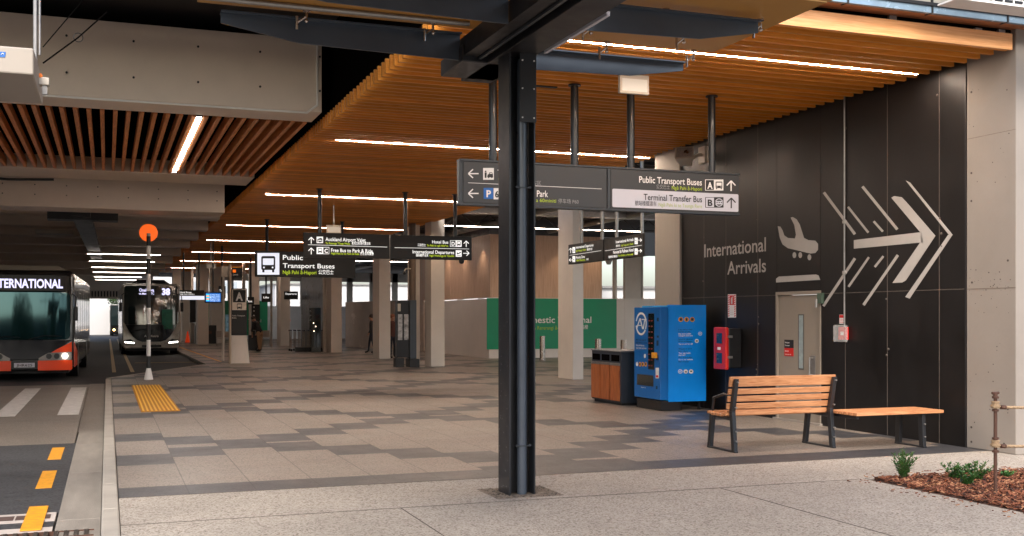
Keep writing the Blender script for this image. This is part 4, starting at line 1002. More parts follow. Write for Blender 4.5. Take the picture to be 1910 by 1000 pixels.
for i in range(110):
    mc.cur = random.choice((0, 1, 2)); x = random.uniform(6.95, 7.25) if i % 2 else random.uniform(7.2, 9.3); y = random.uniform(6.6, 9.1) if i % 2 else random.uniform(9.15, 9.4)
    chip(mc, x, y, .006, random.uniform(.012, .05), random.uniform(.005, .012), random.uniform(0, 6.3), random.uniform(-.1, .1), 0)
mcm = [M('bark_red', srgb(130, 78, 54), .85, var=.2), M('bark_brown', srgb(96, 52, 34), .9, var=.2), M('bark_tan', srgb(166, 118, 86), .85, var=.2), M('bark_dark', srgb(58, 36, 28), .9, var=.2)]
o = mc.build('bark_mulch', mcm, recalc=False); tag(o, 'reddish bark mulch covering the planting bed', None, kind='stuff')
m_leaf = M('leaf_green', srgb(64, 108, 50), .45, var=.35, scale=30); m_stem = M('stem_green', srgb(90, 95, 55), .7)
def shrub(label, x, y, h, nst, seed, spread=.13):
    random.seed(seed); t = thing('shrub', label, 'shrub', (x, y, 0), 'young shrubs in the bark bed')
    st, lf = MB(), MB()
    for k in range(nst):
        a = random.uniform(0, 6.28); sp = random.uniform(.2, 1)*spread; hh = h*random.uniform(.6, 1)
        p0 = Vector((x+random.uniform(-.02, .02), y+random.uniform(-.02, .02), .0)); p1 = p0+Vector((math.cos(a)*sp*.6, math.sin(a)*sp*.6, hh*.6)); p2 = p0+Vector((math.cos(a)*sp*1.2, math.sin(a)*sp*1.2, hh))
        st.tube([p0, p1, p2], .004, 5)
        for i in range(24):
            f = .15+.85*i/23; p = (p0.lerp(p1, f/.6) if f < .6 else p1.lerp(p2, (f-.6)/.4)); b_ = i*2.4+random.random(); l = random.uniform(.035, .055)*(1.15-.3*f)
            d = Vector((math.cos(b_), math.sin(b_), random.uniform(.3, .9))).normalized(); s_ = d.cross(Vector((0, 0, 1))).normalized()*l*.34
            up = s_.cross(d).normalized()*l*.12
            lf.quad(p, p+d*l*.45+s_-up, p+d*l, p+d*l*.45-up*1.5); lf.quad(p, p+d*l*.45-up*1.5, p+d*l, p+d*l*.45-s_-up)
    st.build('stems', m_stem, t); lf.build('leaves', m_leaf, t, recalc=False)
shrub('tallest young green shrub at the left corner of the bark bed', 7.56, 8.93, .31, 16, 1, .16)
shrub('low spreading green shrub in the middle of the bark bed', 8.0, 8.72, .18, 11, 2, .17)
shrub('small green shrub nearest the rope post', 8.12, 8.55, .23, 10, 3, .16)
shrub('smallest green sprig at the front of the shrub group', 7.84, 8.36, .15, 7, 4, .08)
shrub('faint yellow green sprig lying low behind the rope post', 8.55, 8.62, .09, 5, 5, .10)
t = thing('rope_fence', 'rusty iron post with two thick ropes leading right over the bark bed', 'rope fence', (7.70, 7.86, 0))
b = MB().cyl((7.70, 7.86, 0), (7.70, 7.86, .9), .016, 12)
for z in (.40, .47, .52, .78, .90): b.cyl((7.70, 7.86, z), (7.70, 7.86, z+.02), .030, 12)
b.cyl((7.70, 7.86, .91), (7.70, 7.86, .95), .02, 10).cyl((7.66, 7.86, .95), (7.74, 7.86, .95), .013, 8).build('post', m_rust, t, bevel=.002)
for z in (.84, .44+.04):
    k = MB()
    for i in range(5): k.cyl((7.70, 7.86, z-.03+i*.013), (7.70, 7.86, z-.018+i*.013), .04+.008*math.sin(i*1.57), 14)
    k.build('knot', m_rope, t, smooth=True)
    pts = [Vector((7.74+.28*i, 7.83-.03*i, z-.02-.012*i+.0016*i*i)) for i in range(9)]; r_ = MB().tube(pts, .013, 8); ts = MB()
    for q in range(3):
        hp = []
        for i in range(120):
            f = i/119*8; n_ = int(min(7, f)); p = pts[n_].lerp(pts[n_+1], f-n_); an = i*.75+q*2.094; hp.append(p+Vector((0, math.cos(an)*.009, math.sin(an)*.009)))
        r_.tube(hp, .0065, 5)
    r_.build('rope', m_rope, t, smooth=True)
    MB().cyl((7.735, 7.835, z-.02), (7.79, 7.83, z-.022), .02, 10).build('rope_clamp', m_rust, t)
b = MB().cyl((9.98, 7.6, 0), (9.98, 7.6, .95), .016, 12)
for z in (.40, .78): b.cyl((9.98, 7.6, z), (9.98, 7.6, z+.02), .03, 12)
b.build('post', m_rust, t)
# ================================================================ concourse columns
def column(label, x0, y0, x1, y1, zt=5.6, mat=None, name='concrete_column', group='pale columns through the concourse'):
    o = MB().box(x0, y0, 0, x1, y1, zt).build(name, mat or m_colm, bevel=.012, origin=((x0+x1)/2, (y0+y1)/2, 0))
    return tag(o, label, 'column', group)
column('broad pale column between the front steel column and the bins', 11.55, 26.4, 11.86, 27.4)
column('wide pale column just right of the brochure stand', 10.15, 35.0, 10.62, 35.75)
column('slimmer pale column tucked behind the one by the brochure stand', 9.98, 36.5, 10.18, 37.4)
column('pale column left of the brochure stand, below the valet sign', 10.1, 42.2, 10.56, 43.3)
column('pale column at the right end of the luggage trolleys', 9.84, 50.7, 10.35, 52.2)
column('pale column left of the dark clad block', 9.4, 63.6, 9.95, 65)
column('thin tall pale post between the bent traveller and the trolleys', 8.6, 62, 8.72, 62.14)
column('pale column right behind the bent traveller', 8.05, 66.3, 8.55, 67.4)
column('thin pale post just right of the stop marker', 7.3, 64, 7.46, 64.3)
column('broad pale column left of the stop marker below the screen', 6.15, 71, 7.0, 72.4)
column('broad pale column below the left edge of the screen', 5.1, 68, 5.75, 69.4)
column('pale column close to the grey bus mirror', 4.05, 75, 4.6, 76)
column('second pale column from the grey bus', 4.9, 79, 5.5, 80)
column('thin pale post between far columns right of the bus', 5.15, 74, 5.3, 74.3)
cb_ = thing('clad_block', 'dark metal clad block behind the luggage trolleys', 'clad wall', (9.6, 55, 0))
b = MB()
for i in range(6):
    y0 = 52.25+i*1.1; b.box(9.80, y0, .0, 10.3, y0+1.09, 2.4).box(9.80, y0, 2.41, 10.3, y0+1.09, 5.6)
b.build('metal_panels', M('dark_metal_panel', srgb(74, 74, 78), .3, metal=.7, var=.3, scale=1.5, streak=(1, 1, .3)), cb_)
MB().cyl((9.7, 51.6, 0), (9.7, 51.6, 5.6), .09, 14).build('downpipe', m_colm, cb_, smooth=True)
tag(MB().cyl((9.75, 35.9, 0), (9.75, 35.9, 4.85), .12, 20).build('round_column', M('brown_pipe', srgb(104, 88, 76), .5), smooth=True, origin=(9.75, 35.9, 0)), 'round brown grey column behind the brochure stand', 'column')
t = thing('security_camera', 'tiny camera on an arm on the round column', 'camera', (9.5, 35.8, 3.2))
MB().tube([(9.66, 35.8, 3.3), (9.45, 35.7, 3.28), (9.42, 35.7, 3.2)], .02, 6).build('arm', m_cream, t); MB().ball((9.42, 35.7, 3.15), .06, 6, 10).build('dome', m_plastblk, t)

# ================================================================ hoarding and timber clad walls
cw = thing('clad_wall', 'pale timber clad upper wall of the terminal behind the columns', 'wall', (15, 42, 0))
b = MB(); y = 41.3
while y < 52: b.box(14.45, y+.004, 2.45, 14.7, y+1.79, 5.0); y += 1.8
x = 14.7
while x < 19.4: b.box(x+.004, 41.3, 2.45, x+1.56, 41.5, 5.0); x += 1.57
b.build('timber_lining', m_clad, cw)
MB().box(14.4, 41.25, 5.0, 24, 41.6, 5.35).box(14.4, 41.6, 5.0, 14.8, 80, 5.35).build('dark_head', m_beamblk, cw)
hd = thing('hoarding', 'long pale site hoarding with a green terminal panel', 'hoarding', (16, 41.2, 0))
b = MB(); x = 14.4
while x < 24: b.box(x+.003, 41.20, .0, x+1.197, 41.26, 2.44); x += 1.2
y = 41.2
while y < 51: b.box(14.36, y+.003, 0, 14.42, y+1.197, 2.40); y += 1.2
b.build('pale_boards', M('hoarding_white', srgb(222, 214, 206), .4, var=.06, scale=.8), hd)
Sg = Surf('Y', 41.195); gx0, gx1 = Sg.at(908, 600).x, Sg.at(1150, 600).x
MB().box(gx0, 41.185, .36, gx1, 41.199, 2.42).build('green_panel', M('hoarding_green', srgb(0, 142, 98), .4, var=.08, scale=.6), hd)
Sg = Surf('Y', 41.184); b = MB(); b.text(Sg, 'Domestic Terminal', 966, 1103, 602.5, 590, off=.003); b.text(Sg, '国内航站楼', 1062, 1097, 613.5, 607, off=.003); b.build('white_lettering', m_txt, hd)
b = MB(); b.text(Sg, 'Te Taunga Rererangi ā-Motu', 966, 1058, 615, 608, off=.003, bold=0); b.build('green_lettering', m_green, hd)
hb = thing('hoarding', 'pale scuffed hoarding seen between the trolleys and the brochure stand', 'hoarding', (13.9, 56, 0))
b = MB(); p, q = Vector((14.3, 50.5, 0)), Vector((12.55, 60.4, 0)); d = (q-p)/8
for i in range(8): b.bar(p+d*i+Vector((0, 0, 1.25)), p+d*(i+.99)+Vector((0, 0, 1.25)), .06, 2.5)
b.build('boards', M('glossy_board', srgb(214, 194, 176), .22, var=.12, scale=.9, coat=.4), hb)
hc = thing('hoarding', 'far grey hoarding low across the back of the concourse', 'hoarding', (12, 78, 0))
b = MB(); x = 7
while x < 30: b.box(x+.005, 84, 0, x+1.495, 84.08, 2.5); x += 1.5
b.build('boards', M('grey_board', srgb(196, 200, 206), .35, var=.1, scale=.7), hc)
S = Surf('Y', 83.98); b = MB().box(S.at(383, 600).x, 83.95, .3, S.at(499, 600).x, 83.99, 2.9); b.build('green_panel', MATS['hoarding_green'], hc)
Sx = Surf('Y', 83.94); b = MB(); b.text(Sx, 'Terminal', 463, 487, 601, 595, off=.003); b.build('white_lettering', m_txt, hc)
# darker exposed ceiling right of the slats
struct(MB().box(10.36, 18.2, 5.55, 30, 100, 5.6).box(3.3, 83, 5.2, 10.36, 100, 5.3), 'concourse_soffit', m_deck)
for y, w_ in ((24, 'nearest, just beyond the black wall'), (31, 'second, over the side-on sign'), (38, 'third, before the green hoarding'), (45, 'fourth, behind the green hoarding'), (52, 'fifth, over the brochure stand side'), (60, 'sixth, by the trolleys'), (70, 'seventh and farthest')):
    tr = thing('roof_truss', 'black steel lattice truss under the dark roof, '+w_, 'truss', (13, y, 5.2), 'trusses under the dark roof')
    MB().box(10.5, y, 5.42, 24, y+.07, 5.5).build('top_chord', m_beamblk, tr); MB().box(10.5, y, 5.0, 24, y+.07, 5.06).build('bottom_chord', m_beamblk, tr)
    b = MB(); x = 10.5
    while x < 23.5: b.bar((x, y+.03, 5.05), (x+.55, y+.03, 5.45), .035, .035).bar((x+.55, y+.03, 5.45), (x+1.1, y+.03, 5.05), .035, .035); x += 1.1
    b.build('lattice', m_beamblk, tr)
tr = thing('ventilation_ducts', 'grey round and flat ducts running under the dark roof right of the slats', 'duct', (13, 35, 5.2))
b = MB()
for z, y in ((5.25, 28), (5.2, 34), (5.3, 47)): b.box(10.6, y, z-.1, 24, y+.5, z+.1)
for x in (13.6, 17): b.cyl((x, 20, 5.2), (x, 80, 5.2), .12, 12)
b.build('ducts', m_galv, tr)
pl_ = ['over the side-on sign', 'above the green hoarding', 'above the rear timber wall', 'at the back of the concourse']
for i, y in enumerate((30, 37, 46, 62)):
    t = thing('linear_light', 'pinkish light strip under the dark roof '+pl_[i], 'ceiling light', (14, y, 4.9), 'lights under the dark roof')
    MB().box(10.6, y-.015, 4.90, 19, y+.015, 4.91).build('diffuser', m_led3, t); MB().box(10.6, y-.04, 4.911, 19, y+.04, 4.97).build('housing', m_beamblk, t)
# wall washers
def spot(x, y, z, tx, ty, e=18):
    l = bpy.data.lights.new('wall_washer', 'SPOT'); l.energy = e; l.color = (1, .72, .5); l.spot_size = R(95); l.spot_blend = 1; l.shadow_soft_size = .05
    o = bpy.data.objects.new('wall_washer', l); C.objects.link(o); o.location = (x, y, z); o.rotation_euler = (Vector((tx, ty, 1.5))-Vector((x, y, z))).to_track_quat('-Z', 'Y').to_euler()
for y in (42.2, 44.6, 47): spot(14.0, y, 4.75, 14.5, y)
for x in (15.5, 17.6, 19): spot(x, 40.6, 4.75, x, 41.3)
spot(9.9, 34.2, 4.7, 10.0, 36.2, 25)
# window wall with bright outside, right rear
ww = thing('window_wall', 'tall bright glazing with pale mullions at the right rear', 'window wall', (22, 41.4, 0))
b = MB()
for px, w_ in ((1146, .12), (1166, .8), (1196, .1)):
    x = onY(px, 500, 41.9).x; b.box(x, 41.9, 2.2, x+w_, 42.1, 5.3)
b.box(19.4, 41.88, 4.75, 26, 42.1, 4.85)
b.build('mullions', m_colm, ww)
fb = thing('far_glazing', 'bright far windows between pale posts behind the left columns', 'window wall', (12, 88, 0))
b = MB(); x = 7.0
while x < 30: b.box(x, 88, 2.0, x+.45, 88.3, 5.3); x += 1.9
b.box(7, 88, 4.55, 30, 88.3, 5.3); b.build('posts', m_colm, fb)

# bollards
bd = ['stainless bollard seen between the steel column and the pale column', 'stainless bollard mostly hidden behind the pale column', 'stainless bollard behind the left end of the bins', 'stainless bollard behind the right end of the bins']
for (x, y), l in zip(((15.7, 38.8), (15.62, 36.4), (15.45, 33.2), (15.42, 31.2)), bd):
    t = thing('bollard', l, 'bollard', (x, y, 0), 'stainless bollards')
    MB().cyl((x, y, 0), (x, y, .93), .105, 24).build('post', m_ss, t, smooth=True); MB().cyl((x, y, .0), (x, y, .02), .14, 24).build('collar', m_galv, t)

# ================================================================ brochure stand
t = thing('brochure_stand', 'tall black stand with silver leaflet windows on black feet', 'stand', (9.35, 35.4, 0))
MB().box(8.98, 35.0, .32, 9.42, 35.25, 2.2).build('cabinet', m_plastblk, t, bevel=.01)
MB().box(9.40, 34.9, .28, 9.62, 35.3, 2.22).build('side_column', M('stand_blue_grey', srgb(58, 66, 74), .4), t, bevel=.01)
m_leafl = M('leaflet_silver', srgb(170, 170, 172), .3, var=.6, scale=7)
for x in (8.99, 9.2): MB().box(x+.02, 34.985, .9, x+.17, 34.998, 1.75).build('leaflet_window', m_leafl, t)
MB().box(9.0, 34.985, 1.85, 9.1, 34.997, 2.1).build('label_plate', m_cream, t)
MB().box(8.93, 34.9, 0, 9.2, 35.3, .3).box(9.36, 34.8, 0, 9.70, 35.35, .27).build('foot', m_inkblk, t, bevel=.01)
tag(MB().box(4.72+3.3, 51, 0, 8.5, 51.4, 1.0).build('litter_bin', m_plastblk, bevel=.02, origin=(8.2, 51.2, 0)), 'dark square bin at the left end of the trolleys', 'bin') if False else None

# ================================================================ stop marker totem and pole
t = thing('stop_marker', 'tall stop marker with letter A, bus symbol and pale tapered base', 'sign', (4.35, 39.9, 0))
SA = Surf('Y', 39.9); xl, xr = SA.at(431.5, 600).x, SA.at(460.5, 600).x; z625 = onY(446, 626, 39.9).z
MB().box(xl, 39.9, z625+.01, xr, 40.1, onY(446, 538, 39.9).z).build('body', m_signface2, t, bevel=.008)
MB().hexa([(xl-.04, 39.86, 0), (xr+.09, 39.86, 0), (xr+.09, 40.12, 0), (xl-.04, 40.12, 0)], [(xl, 39.88, z625), (xr, 39.88, z625), (xr, 40.1, z625), (xl, 40.1, z625)]).build('base', M('totem_base', srgb(240, 230, 220), .35, var=.05), t, bevel=.008)
pp, wt, bk = MB(), MB(), MB()
pp.rrect(SA, 433, 539.5, 459.5, 578.5, .5, off=.003); bk.rrect(SA, 434.5, 541, 458, 564, .3, off=.006); wt.text(SA, 'A', 439.5, 453, 560.5, 545, off=.010, bold=.04)
bus_icon(bk, SA, 446.5, 571.5, 11, pp, off=.006); pp.rrect(SA, 442.8, 568.0, 450.2, 572.5, .3, off=.009); 
wt.text(SA, 'Public Transport', 433, 457, 590, 587.5, off=.004); wt.text(SA, 'Buses', 433, 441, 594, 591.5, off=.004)
pp.build('pale_panel', M('totem_panel', srgb(240, 228, 214), .4, var=0), t); bk.build('black_marks', m_inkblk, t); wt.build('white_lettering', m_txt, t)
t = thing('bus_stop_pole', 'pale bus stop pole with a black and yellow flag beside the stop marker', 'bus stop', (4.05, 39.5, 0))
x = onY(429, 600, 39.5).x
MB().cyl((x, 39.5, 0), (x, 39.5, 3.52), .045, 14).build('pole', M('pole_cream', srgb(196, 176, 156), .4), t, smooth=True)
SP_ = Surf('Y', 39.5)
p0, p1 = SP_.at(432, 497), SP_.at(452, 518)
MB().box(p0.x, 39.49, p1.z, p1.x, 39.52, p0.z).build('flag', m_inkblk, t, bevel=.004)
MB().box(SP_.at(412.5, 500).x, 39.5, p1.z+.02, x-.04, 39.53, p0.z).build('pale_flag', m_cream, t, bevel=.004)
b = MB().rrect(Surf('Y', 39.49), 432.5, 497.5, 451.5, 499.5, .3, off=.003); b.build('yellow_band', m_yellow, t)
b = MB(); Sq = Surf('Y', 39.49); b.text(Sq, 'Stop', 434, 444, 514, 510, off=.003); b.build('white_lettering', m_txt, t)
b = MB().rrect(Sq, 434, 503, 440, 508.5, .5, off=.003); b.build('orange_symbol', M('flag_orange', srgb(240, 110, 20), .4, var=0, emit=.3), t)
MB().box(x-.16, 39.47, 1.15, x-.05, 39.53, 1.75).build('timetable_case', M('timetable_blue', srgb(110, 160, 190), .3, var=.4, scale=9), t)
# other thin pole
tag(MB().cyl((4.12, 42.5, 0), (4.12, 42.5, 3.2), .05, 12).build('grey_pole', m_colm, smooth=True, origin=(4.12, 42.5, 0)), 'plain grey pole standing left of the bus stop pole', 'pole')

# ================================================================ beacon
bx, by = 1.03, 30.4
t = thing('crossing_beacon', 'black and white banded pole with a round orange disc on top', 'beacon', (bx, by, 0))
MB().cyl((bx, by, .0), (bx, by, .30), .12, 20, r1=.056).build('base', m_txt, t, smooth=True)
zs = [.30, .62, 1.05, 1.47, 1.9, 2.35, 2.8, 3.2, 3.55, 3.8]; bw, bb_ = MB(), MB()
for i, (a, b_) in enumerate(zip(zs[:-1], zs[1:])): (bb_ if i % 2 == 0 else bw).cyl((bx, by, a+.001), (bx, by, b_), .055, 18)
bw.build('white_bands', m_txt, t, smooth=True); bb_.build('black_bands', m_inkblk, t, smooth=True)
MB().cyl((bx, by+.07, 3.90), (bx, by+.10, 3.90), .235, 36).build('orange_disc', m_orange, t)
MB().cyl((bx, by, 3.8), (bx, by, 3.88), .05, 14).build('lamp_cap', m_galv, t)

# ================================================================ vehicles
def bent(poly, y0, depth, bend, step=.12, rake=0.0, zr=1.0):
    """polygon in x,z extruded to depth, cut into strips and bent back at the sides"""
    bm = bmesh.new(); vs = [bm.verts.new((x, y0, z)) for x, z in poly]; f = bm.faces.new(vs)
    r = bmesh.ops.extrude_face_region(bm, geom=[f]); bmesh.ops.translate(bm, vec=(0, depth, 0), verts=[v for v in r['geom'] if isinstance(v, bmesh.types.BMVert)])
    x = -1.26
    while x < 1.27:
        bmesh.ops.bisect_plane(bm, geom=bm.verts[:]+bm.edges[:]+bm.faces[:], plane_co=(x, 0, 0), plane_no=(1, 0, 0)); x += step
    for v in bm.verts: v.co.y += bend*abs(v.co.x/1.25)**3 + rake*max(0, v.co.z-zr)
    bm.normal_update(); o = MB(); bm.verts.index_update(); o._add([v.co.copy() for v in bm.verts], [tuple(v.index for v in f.verts) for f in bm.faces]); bm.free(); return o
def rr(x0, z0, x1, z1, r=.06, n=3):
    pts = []
    for cx, cz, a0 in ((x1-r, z1-r, 0), (x0+r, z1-r, 90), (x0+r, z0+r, 180), (x1-r, z0+r, 270)):
        for i in range(n+1): a = R(a0+90*i/n); pts.append((cx+r*math.cos(a), cz+r*math.sin(a)))
    return pts
BW = 1.25
def make_bus(name, label, cat, loc, rot, paint, L=12.0, H=3.05, pod=None, podmat=None):
    t = thing(name, label, cat, (0, 0, 0)); bend, rake = .16, .045
    # shell: rounded section swept along y with a bent nose
    sec = rr(-BW, .30, BW, H, .16, 4); st = [0, .02, .12, .4]+[.4+(L-.55)*i/8 for i in range(1, 9)]+[L]
    b = MB(); n = len(sec)
    for k, s_ in enumerate(st):
        sc_ = .97 if k == 0 else (.985 if k == 1 else 1)
        for x, z in sec: b.v.append(Vector((x*sc_, s_+bend*abs(x/BW)**3*max(0, 1-s_/1.5)+rake*max(0, z-1)*max(0, 1-s_/1.5), (z-1.6)*sc_+1.6)))
    for k in range(len(st)-1):
        for i in range(n): b.f.append((k*n+i, k*n+(i+1) % n, (k+1)*n+(i+1) % n, (k+1)*n+i)); b.m.append(0)
    b.f.append(tuple(range((len(st)-1)*n, len(st)*n))); b.m.append(0); b.f.append(tuple(range(n))[::-1]); b.m.append(0)
    b.build('body', paint, t, smooth=True)
    B = lambda poly, y0=-.02, d=.05: bent(poly, y0, d, bend, rake=rake)
    for s_ in (-1, 1):
        MB().box(s_*BW-.012*s_ if s_ > 0 else -BW-.012, .75, 1.25, BW+.012 if s_ > 0 else -BW+.012, L-.6, 2.45).build('side_glazing', m_glass, t, bevel=.004)
        b = MB()
        for i in range(6): y = 2.2+i*1.6; b.box(s_*BW-.016, y, 1.25, s_*BW+.016, y+.07, 2.45)
        b.build('window_pillars', m_inkblk, t)
        for y in (2.6, 8.9):
            w = MB().cyl((s_*(BW-.32), y, .48), (s_*(BW+.004), y, .48), .48, 28).build('wheel', m_plastblk, t, smooth=True)
            MB().cyl((s_*(BW-.02), y, .48), (s_*(BW+.016), y, .48), .27, 20).build('rim', m_galv, w, smooth=True)
    MB().box(-BW+.15, .45, .20, BW-.15, L-.3, .34).build('underbody', m_inkblk, t)
    return t, B
# front bus, black and orange
m_busblk = M('bus_black', srgb(18, 17, 18), .14, var=.05, coat=.35)
m_busor = M('bus_orange', srgb(255, 74, 4), .35, var=.03, coat=.1)
t, B = make_bus('city_bus', 'black and orange bus at the left edge with an INTERNATIONAL display', 'bus', None, 0, m_busblk, H=2.98)
B(rr(-1.16, 1.12, 1.16, 2.38, .12)).build('windscreen', M('windscreen_glass', srgb(12, 34, 38), .05, var=0, spec=.9, stint=(.45, .85, .95)), t, smooth=True)
B(rr(-1.16, 2.42, 1.16, 2.84, .08), -.025).build('destination_box', M('display_black', srgb(14, 14, 15), .25, var=0, spec=.25), t, smooth=True)
Fd = Flat((-1.05, -.02, 2.5)); b = MB(); b.text(Fd, 'INTERNATIONAL', .14, 2.02, 0, .24, off=.012, bold=.03)
for v in b.v: v.y += .16*abs(v.x/1.25)**3+.045*(v.z-1)-.006
b.build('destination_lettering', M('led_white', (.6, .58, .85), .4, var=0, emit=.6), t)
for s_ in (-1, 1):
    B([(s_*x, z) for x, z in ((1.20, 1.05), (1.20, .62), (.42, .62), (.48, .68))][::s_]).build('orange_wing', m_busor, t)
    B([(s_*x, z) for x, z in ((1.21, .32), (1.21, .555), (.34, .555), (.34, .29), (1.18, .29))][::s_], -.045).build('orange_bumper', m_busor, t)
    h = B([(s_*x, z) for x, z in ((1.20, .62), (1.20, .78), (.60, .76), (.36, .62), (.36, .56), (1.20, .56))][::s_], -.04).build('headlight', M('headlamp_shell', srgb(150, 145, 140), .2, metal=.3, var=.1), t)
    b = MB()
    for x in (.62, .82): b.cyl((s_*x, .02-.01, .67), (s_*x, -.035, .67), .075, 16)
    b.build('lamp_ring', m_plastblk, h)
    sx = s_*(BW+.004); MB().prism([(sx, .22, .36), (sx, 2.0, .36), (sx, 2.0, .75), (sx, .3, 1.04)], (s_*.01, 0, 0)).build('orange_skirt', m_busor, t)
    MB().cyl((s_*1.03, .05, .67), (s_*1.03, -.0, .67), .07, 16).build('lit_lamp', M('headlamp_on', (1, .93, .82), .3, var=0, emit=5), h)
B(rr(-.33, .33, .33, .55, .02), -.05).build('lower_grille', m_plastblk, t)
B([(-1.2, 1.10), (-.42, .60), (.42, .60), (1.2, 1.10)][::1], -.028).build('black_bonnet', m_busblk, t, smooth=True)
pl = MB().box(-.26, -.066, .38, .26, -.051, .50).build('number_plate', m_panelw, t)
Fp = Flat((-.2, -.066, .405)); b = MB(); b.text(Fp, 'JHR625', 0, .4, 0, .07, off=.002); b.build('plate_lettering', m_inkblk, pl)
b = MB().tube([(.1, -.04, 1.12), (.5, -.05, 1.22), (.95, 0, 1.20)], .012, 6).tube([(-.9, -.0, 1.12), (-.5, -.05, 1.2), (-.1, -.05, 1.18)], .012, 6); b.build('wiper', m_inkblk, t)
for s_ in (-1, 1):
    m_ = MB().box(s_*1.30-.05, .02, 1.62, s_*1.30+.06, .12, 2.0).build('mirror', m_plastblk, t, bevel=.03); MB().tube([(s_*1.3, .07, 1.98), (s_*1.32, .1, 2.25), (s_*1.2, .15, 2.35)], .018, 6).build('mirror_arm', m_plastblk, m_, smooth=True)
MB().hexa([(-1.0, .8, 2.96), (.98, .8, 2.96), (.98, 5.5, 2.96), (-1.0, 5.5, 2.96)], [(-.85, 1.0, 3.14), (.8, 1.0, 3.14), (.8, 5.3, 3.14), (-.85, 5.3, 3.14)]).build('roof_pod', m_cream, t, bevel=.03)
t.scale = (1, 1, 1.035); t.location = (-2.13, 32.7, RZ); t.rotation_euler = (0, 0, R(-1.2))
# second bus, silver grey
m_bussil = M('bus_silver', srgb(170, 162, 152), .3, metal=.1, var=.05, coat=.6)
t, B = make_bus('city_bus', 'silver grey and black bus numbered 38 behind the beacon pole', 'bus', None, 0, m_bussil, H=3.12)
B(rr(-1.17, 1.34, 1.17, 3.02, .1)).build('windscreen', m_glass, t, smooth=True)
B([(-1.12, 1.335), (-1.0, 1.12), (-.8, .82), (-.6, .66), (-.4, .60), (.4, .60), (.6, .66), (.8, .82), (1.0, 1.12), (1.12, 1.335)], -.03).build('black_bonnet', m_busblk, t, smooth=True)
b = MB(); Fd = Flat((-.55, -.03, 2.62)); b.text(Fd, 'Onehunga', .02, .66, .15, .29, off=.0, bold=.02); b.text(Fd, 'via Mangere TC', .0, .66, .02, .11, off=.0, bold=.02); b.text(Fd, '38', 1.0, 1.36, .02, .30, off=.0, bold=.05)
for v in b.v: v.y += .16*abs(v.x/1.25)**3+.045*(v.z-1)-.012
b.build('destination_lettering', MATS['led_white'], t)
b = MB(); Fd = Flat((-.32, -.03, .80)); b.text(Fd, 'AT Metro', 0, .62, 0, .1, off=.0, bold=.01); b.build('operator_lettering', m_txt, t)
b = MB(); Fd = Flat((.02, -.05, .42)); b.text(Fd, '518', 0, .16, 0, .07, off=.0); b.build('fleet_number', m_inkblk, t)
for s_ in (-1, 1):
    h = B([(s_*x, z) for x, z in ((1.19, .50), (1.19, .66), (.9, .72), (.72, .6), (.72, .5))][::s_], -.03).build('headlight', m_plastblk, t)
    b = MB()
    for i in range(5): b.cyl((s_*(.78+i*.085), .05, .55+i*.008), (s_*(.78+i*.085), -.02+.02*i, .55+i*.008), .034, 10)
    b.build('lit_lamp', MATS['headlamp_on'], h)
    m_ = MB().box(s_*1.33-.07, -.05, 1.9, s_*1.33+.06, .05, 2.3).build('mirror', m_plastblk, t, bevel=.03); MB().tube([(s_*1.33, 0, 2.28), (s_*1.3, .03, 2.6), (s_*1.15, .1, 2.7)], .02, 6).build('mirror_arm', m_plastblk, m_, smooth=True)
B(rr(-.42, .36, .42, .46, .02), -.03).build('lower_grille', m_plastblk, t)
MB().tube([(-.9, -.02, 1.04), (-.3, -.05, 1.14), (.1, -.05, 1.1)], .014, 6).tube([(.9, .04, 1.04), (.5, -.04, 1.3), (.2, -.05, 1.5)], .012, 6).build('wiper', m_inkblk, t)
MB().box(.45, -.005, 1.15, .92, .02, 2.0).build('driver_screen', M('painted_teal_reflection', srgb(30, 110, 90), .4, var=.3, scale=6), t)  # teal reflection on the driver's screen, painted in as colour
MB().hexa([(-.9, .9, 3.1), (.9, .9, 3.1), (.9, 4.5, 3.1), (-.9, 4.5, 3.1)], [(-.6, 1.1, 3.32), (.6, 1.1, 3.32), (.6, 4.3, 3.32), (-.6, 4.3, 3.32)]).build('roof_pod', m_plastblk, t, bevel=.05)
t.scale = (1.02, 1, 1.07); t.location = (1.93, 53.1, RZ); t.rotation_euler = (0, 0, R(.3))
# third bus and a car beyond
t, B = make_bus('dark_bus', 'distant dark bus with lit headlamps left of the grey bus', 'bus', None, 0, m_busblk, H=3.0, L=10)
B(rr(-1.15, 1.0, 1.15, 2.9, .12)).build('windscreen', m_glass, t, smooth=True)
for s_ in (-1, 1): MB().cyl((s_*.9, .1, .6), (s_*.9, -.02, .6), .1, 12).build('headlight', M('amber_lamp', (1, .55, .2), .3, var=0, emit=6), t)
t.location = (1.5, 108, RZ)

